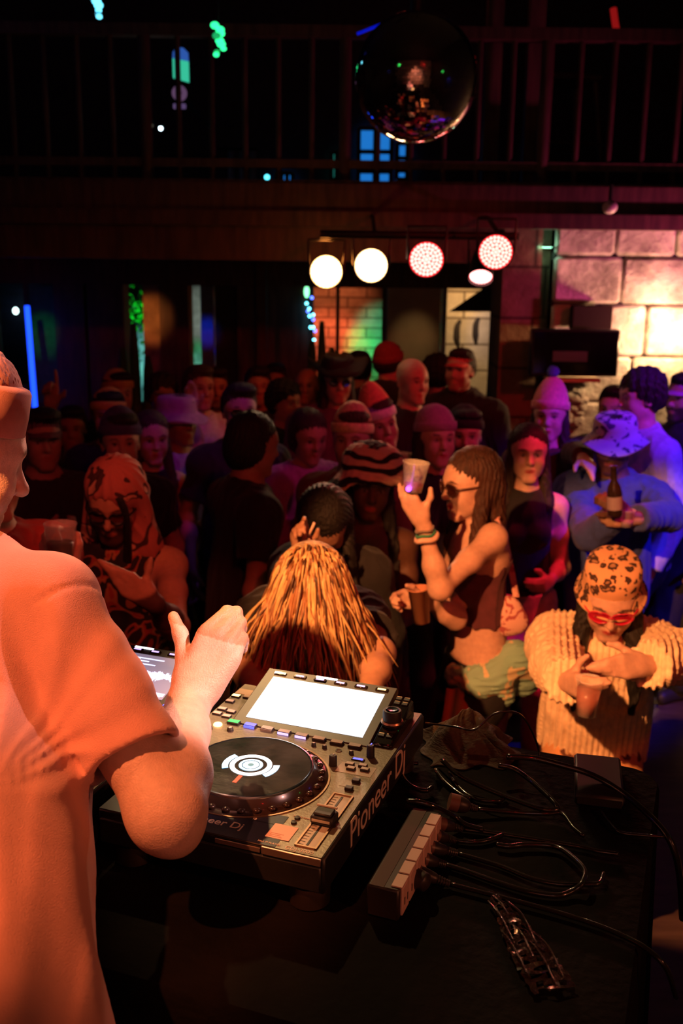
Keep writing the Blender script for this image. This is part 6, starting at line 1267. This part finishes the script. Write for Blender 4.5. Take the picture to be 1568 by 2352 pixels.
cup('clear cup held up behind the dj shoulder', P(140, 1288, 2.58), A(.03, 0, 1), .10, .030, .040, .5, (.2, .03, .02))
a = P(708, 1232, 3.0); tag(MB().cyl(a, a + A(.018, -.01, .045), .004, 10).build('cigarette', mat('cig', (.8, .5, .4), .7), None, True), 'cigarette pointing up from the raised hand behind the blonde hair', 'cigarette')
# ------------------------------------------------------------------ light
def lamp(name, kind, loc, target, energy, col, size=.1, angle=40, blend=.6):
    l = bpy.data.lights.new(name, kind); l.energy = energy; l.color = col
    if kind == 'SPOT': l.spot_size = math.radians(angle); l.spot_blend = blend; l.shadow_soft_size = size
    elif kind == 'AREA': l.size = size
    else: l.shadow_soft_size = size
    o = bpy.data.objects.new(name, l); C.objects.link(o); o.location = Vector(loc)
    d = Vector(target) - Vector(loc); o.rotation_euler = d.to_track_quat('-Z', 'Y').to_euler(); return o
WARM, RED, BLUE = (1, .34, .10), (1, .012, .012), (.02, .012, 1)
lamp('key_spot', 'SPOT', (-1.2, -.1, 3.4), (.44, 2.60, 1.47), 1250, WARM, .03, 23.5, .3)
lamp('dj_spot', 'SPOT', (-1.35, .0, 4.3), tuple(P(-80, 1720, 1.2)), 500, (1, .265, .085), .03, 15.5, .6)
lamp('hood_spot', 'SPOT', (-.2, .9, 3.7), tuple(P(330, 1280, 3.2)), 120, (1, .14, .06), .03, 15, .5)
lamp('stage_wall_lamp', 'SPOT', (-.3, .3, 4.6), (-.2, -2.2, 2.6), 300, (1, .35, .2), .1, 50, .5)
lamp('red_wash', 'SPOT', (1.0, -.8, 4.3), (-.3, 4.2, 1.3), 130, RED, .1, 46, .8)
lamp('red_wash_far', 'SPOT', (2.6, 3.0, 3.3), (.7, 6.0, 1.6), 120, (1, .012, .02), .08, 42, .7)
lamp('red_floor', 'SPOT', (1.6, 3.9, 4.4), tuple(P(1208, 1540, 4.4)), 420, (1, .015, .05), .03, 13, .4)
lamp('blue_spot', 'SPOT', (2.75, 3.3, 3.3), (1.55, 4.7, 1.3), 420, BLUE, .05, 34, .5)
lamp('violet_spot', 'SPOT', (.4, 3.6, 4.6), (-.75, 5.1, 1.4), 45, (.25, .03, 1), .05, 20, .6)
lamp('pink_spot', 'SPOT', (2.2, 3.2, 3.6), (.4, 4.6, 1.5), 70, (1, .05, .25), .06, 24, .6)
for i, c in enumerate(pc[:4]): lamp('par_beam', 'SPOT', c + nrm(CAMP - c) * .06, (-.1, 1.3, 1.6), (40, 40, 30, 30)[i], ((1, .6, .3), (1, .65, .4), (1, .06, .07), (1, .1, .1))[i], .07, 40, .6)
lamp('hand_spot', 'SPOT', (1.7, .6, 3.5), tuple(P(485, 1540, 1.45)), 850, (1, .50, .42), .02, 9.5, .6)
lamp('hat_spot', 'SPOT', (-.1, 3.4, 4.5), tuple(P(-40, 930, 1.4)), 420, (1, .55, .48), .02, 8, .5)
lamp('side_fill', 'SPOT', (2.3, -.7, 2.7), tuple(D2W(.33, .12, .05)), 70, (1, .26, .11), .02, 22, .7)
lamp('deck_spot', 'SPOT', (-.7, 3.9, 4.1), tuple(D2W(.24, .26, .08)), 230, (1, .60, .26), .03, 11.5, .5)
lamp('wall_light', 'POINT', tuple(onwall(1545, 770, 6.50)), (0, 0, 0), 34, (1, .56, .24), .03)
lamp('pink_wall', 'SPOT', (2.55, 5.95, 1.9), tuple(onwall(1480, 600, 6.7)), 70, (1, .10, .36), .04, 90, .8)
def wash(u, v, y, e, c, ang, yf=None, zf=2.5):                    # a lamp over an opening washing one patch of the wall beyond
    t = onwall(u, v, y); lamp('back_room_lamp', 'SPOT', (t[0], yf if yf else y - 1.3, zf), tuple(t), e, c, .03, ang * 1.25, 1.0)
wash(757, 800, 11.3, 242, (1, .13, .045), 26); wash(757, 700, 11.3, 66, (1, .2, .06), 40); wash(826, 790, 11.3, 132, (.02, 1, .16), 12); wash(868, 770, 11.3, 110, (.03, .75, .35), 22); wash(862, 850, 11.3, 110, (.01, 1, .2), 24); wash(715, 780, 11.3, 13, (.5, .7, .8), 12)
wash(1075, 790, 10.2, 60, (1, .60, .26), 52, 9.2); wash(1120, 760, 10.2, 12, (.4, .5, 1), 20, 9.2); wash(1050, 690, 10.2, 16, (1, .45, .12), 30, 9.4)
wash(318, 870, 10.85, 150, (.30, .9, 1), 24, 9.3); wash(308, 740, 9.8, 78, (.03, 1, .12), 30, 9.0); wash(450, 720, 10.85, 66, (.55, .6, .5), 20, 9.3); wash(452, 820, 10.85, 66, (.02, 1, .25), 9, 9.3); wash(455, 870, 10.85, 120, (.5, .9, 1), 13, 9.3); wash(20, 760, 11.3, 12, (.02, .12, 1), 40)
wash(347, 730, 8.62, 70, (1, .34, .08), 14, 7.2, 2.4); wash(474, 760, 8.66, 40, (.02, .10, 1), 8, 7.2, 2.4); wash(100, 770, 8.7, 16, (.08, 1, .16), 12, 7.2, 2.4); wash(950, 780, 8.6, 14, (1, .55, .2), 15, 7.2, 2.4)
lamp('beam_halo', 'POINT', tuple(P(745, 600, 5.75)), (0, 0, 0), 2.6, (1, .30, .05), .03)  # added point light imitating the orange halo around the first stage light
lamp('gallery_lamp', 'POINT', (.4, 8.5, 4.3), (0, 0, 0), .5, (.9, .08, .05), .05); lamp('gallery_blue', 'POINT', (-2.4, 6.2, 4.6), (0, 0, 0), 1.5, (.05, .08, 1), .05)
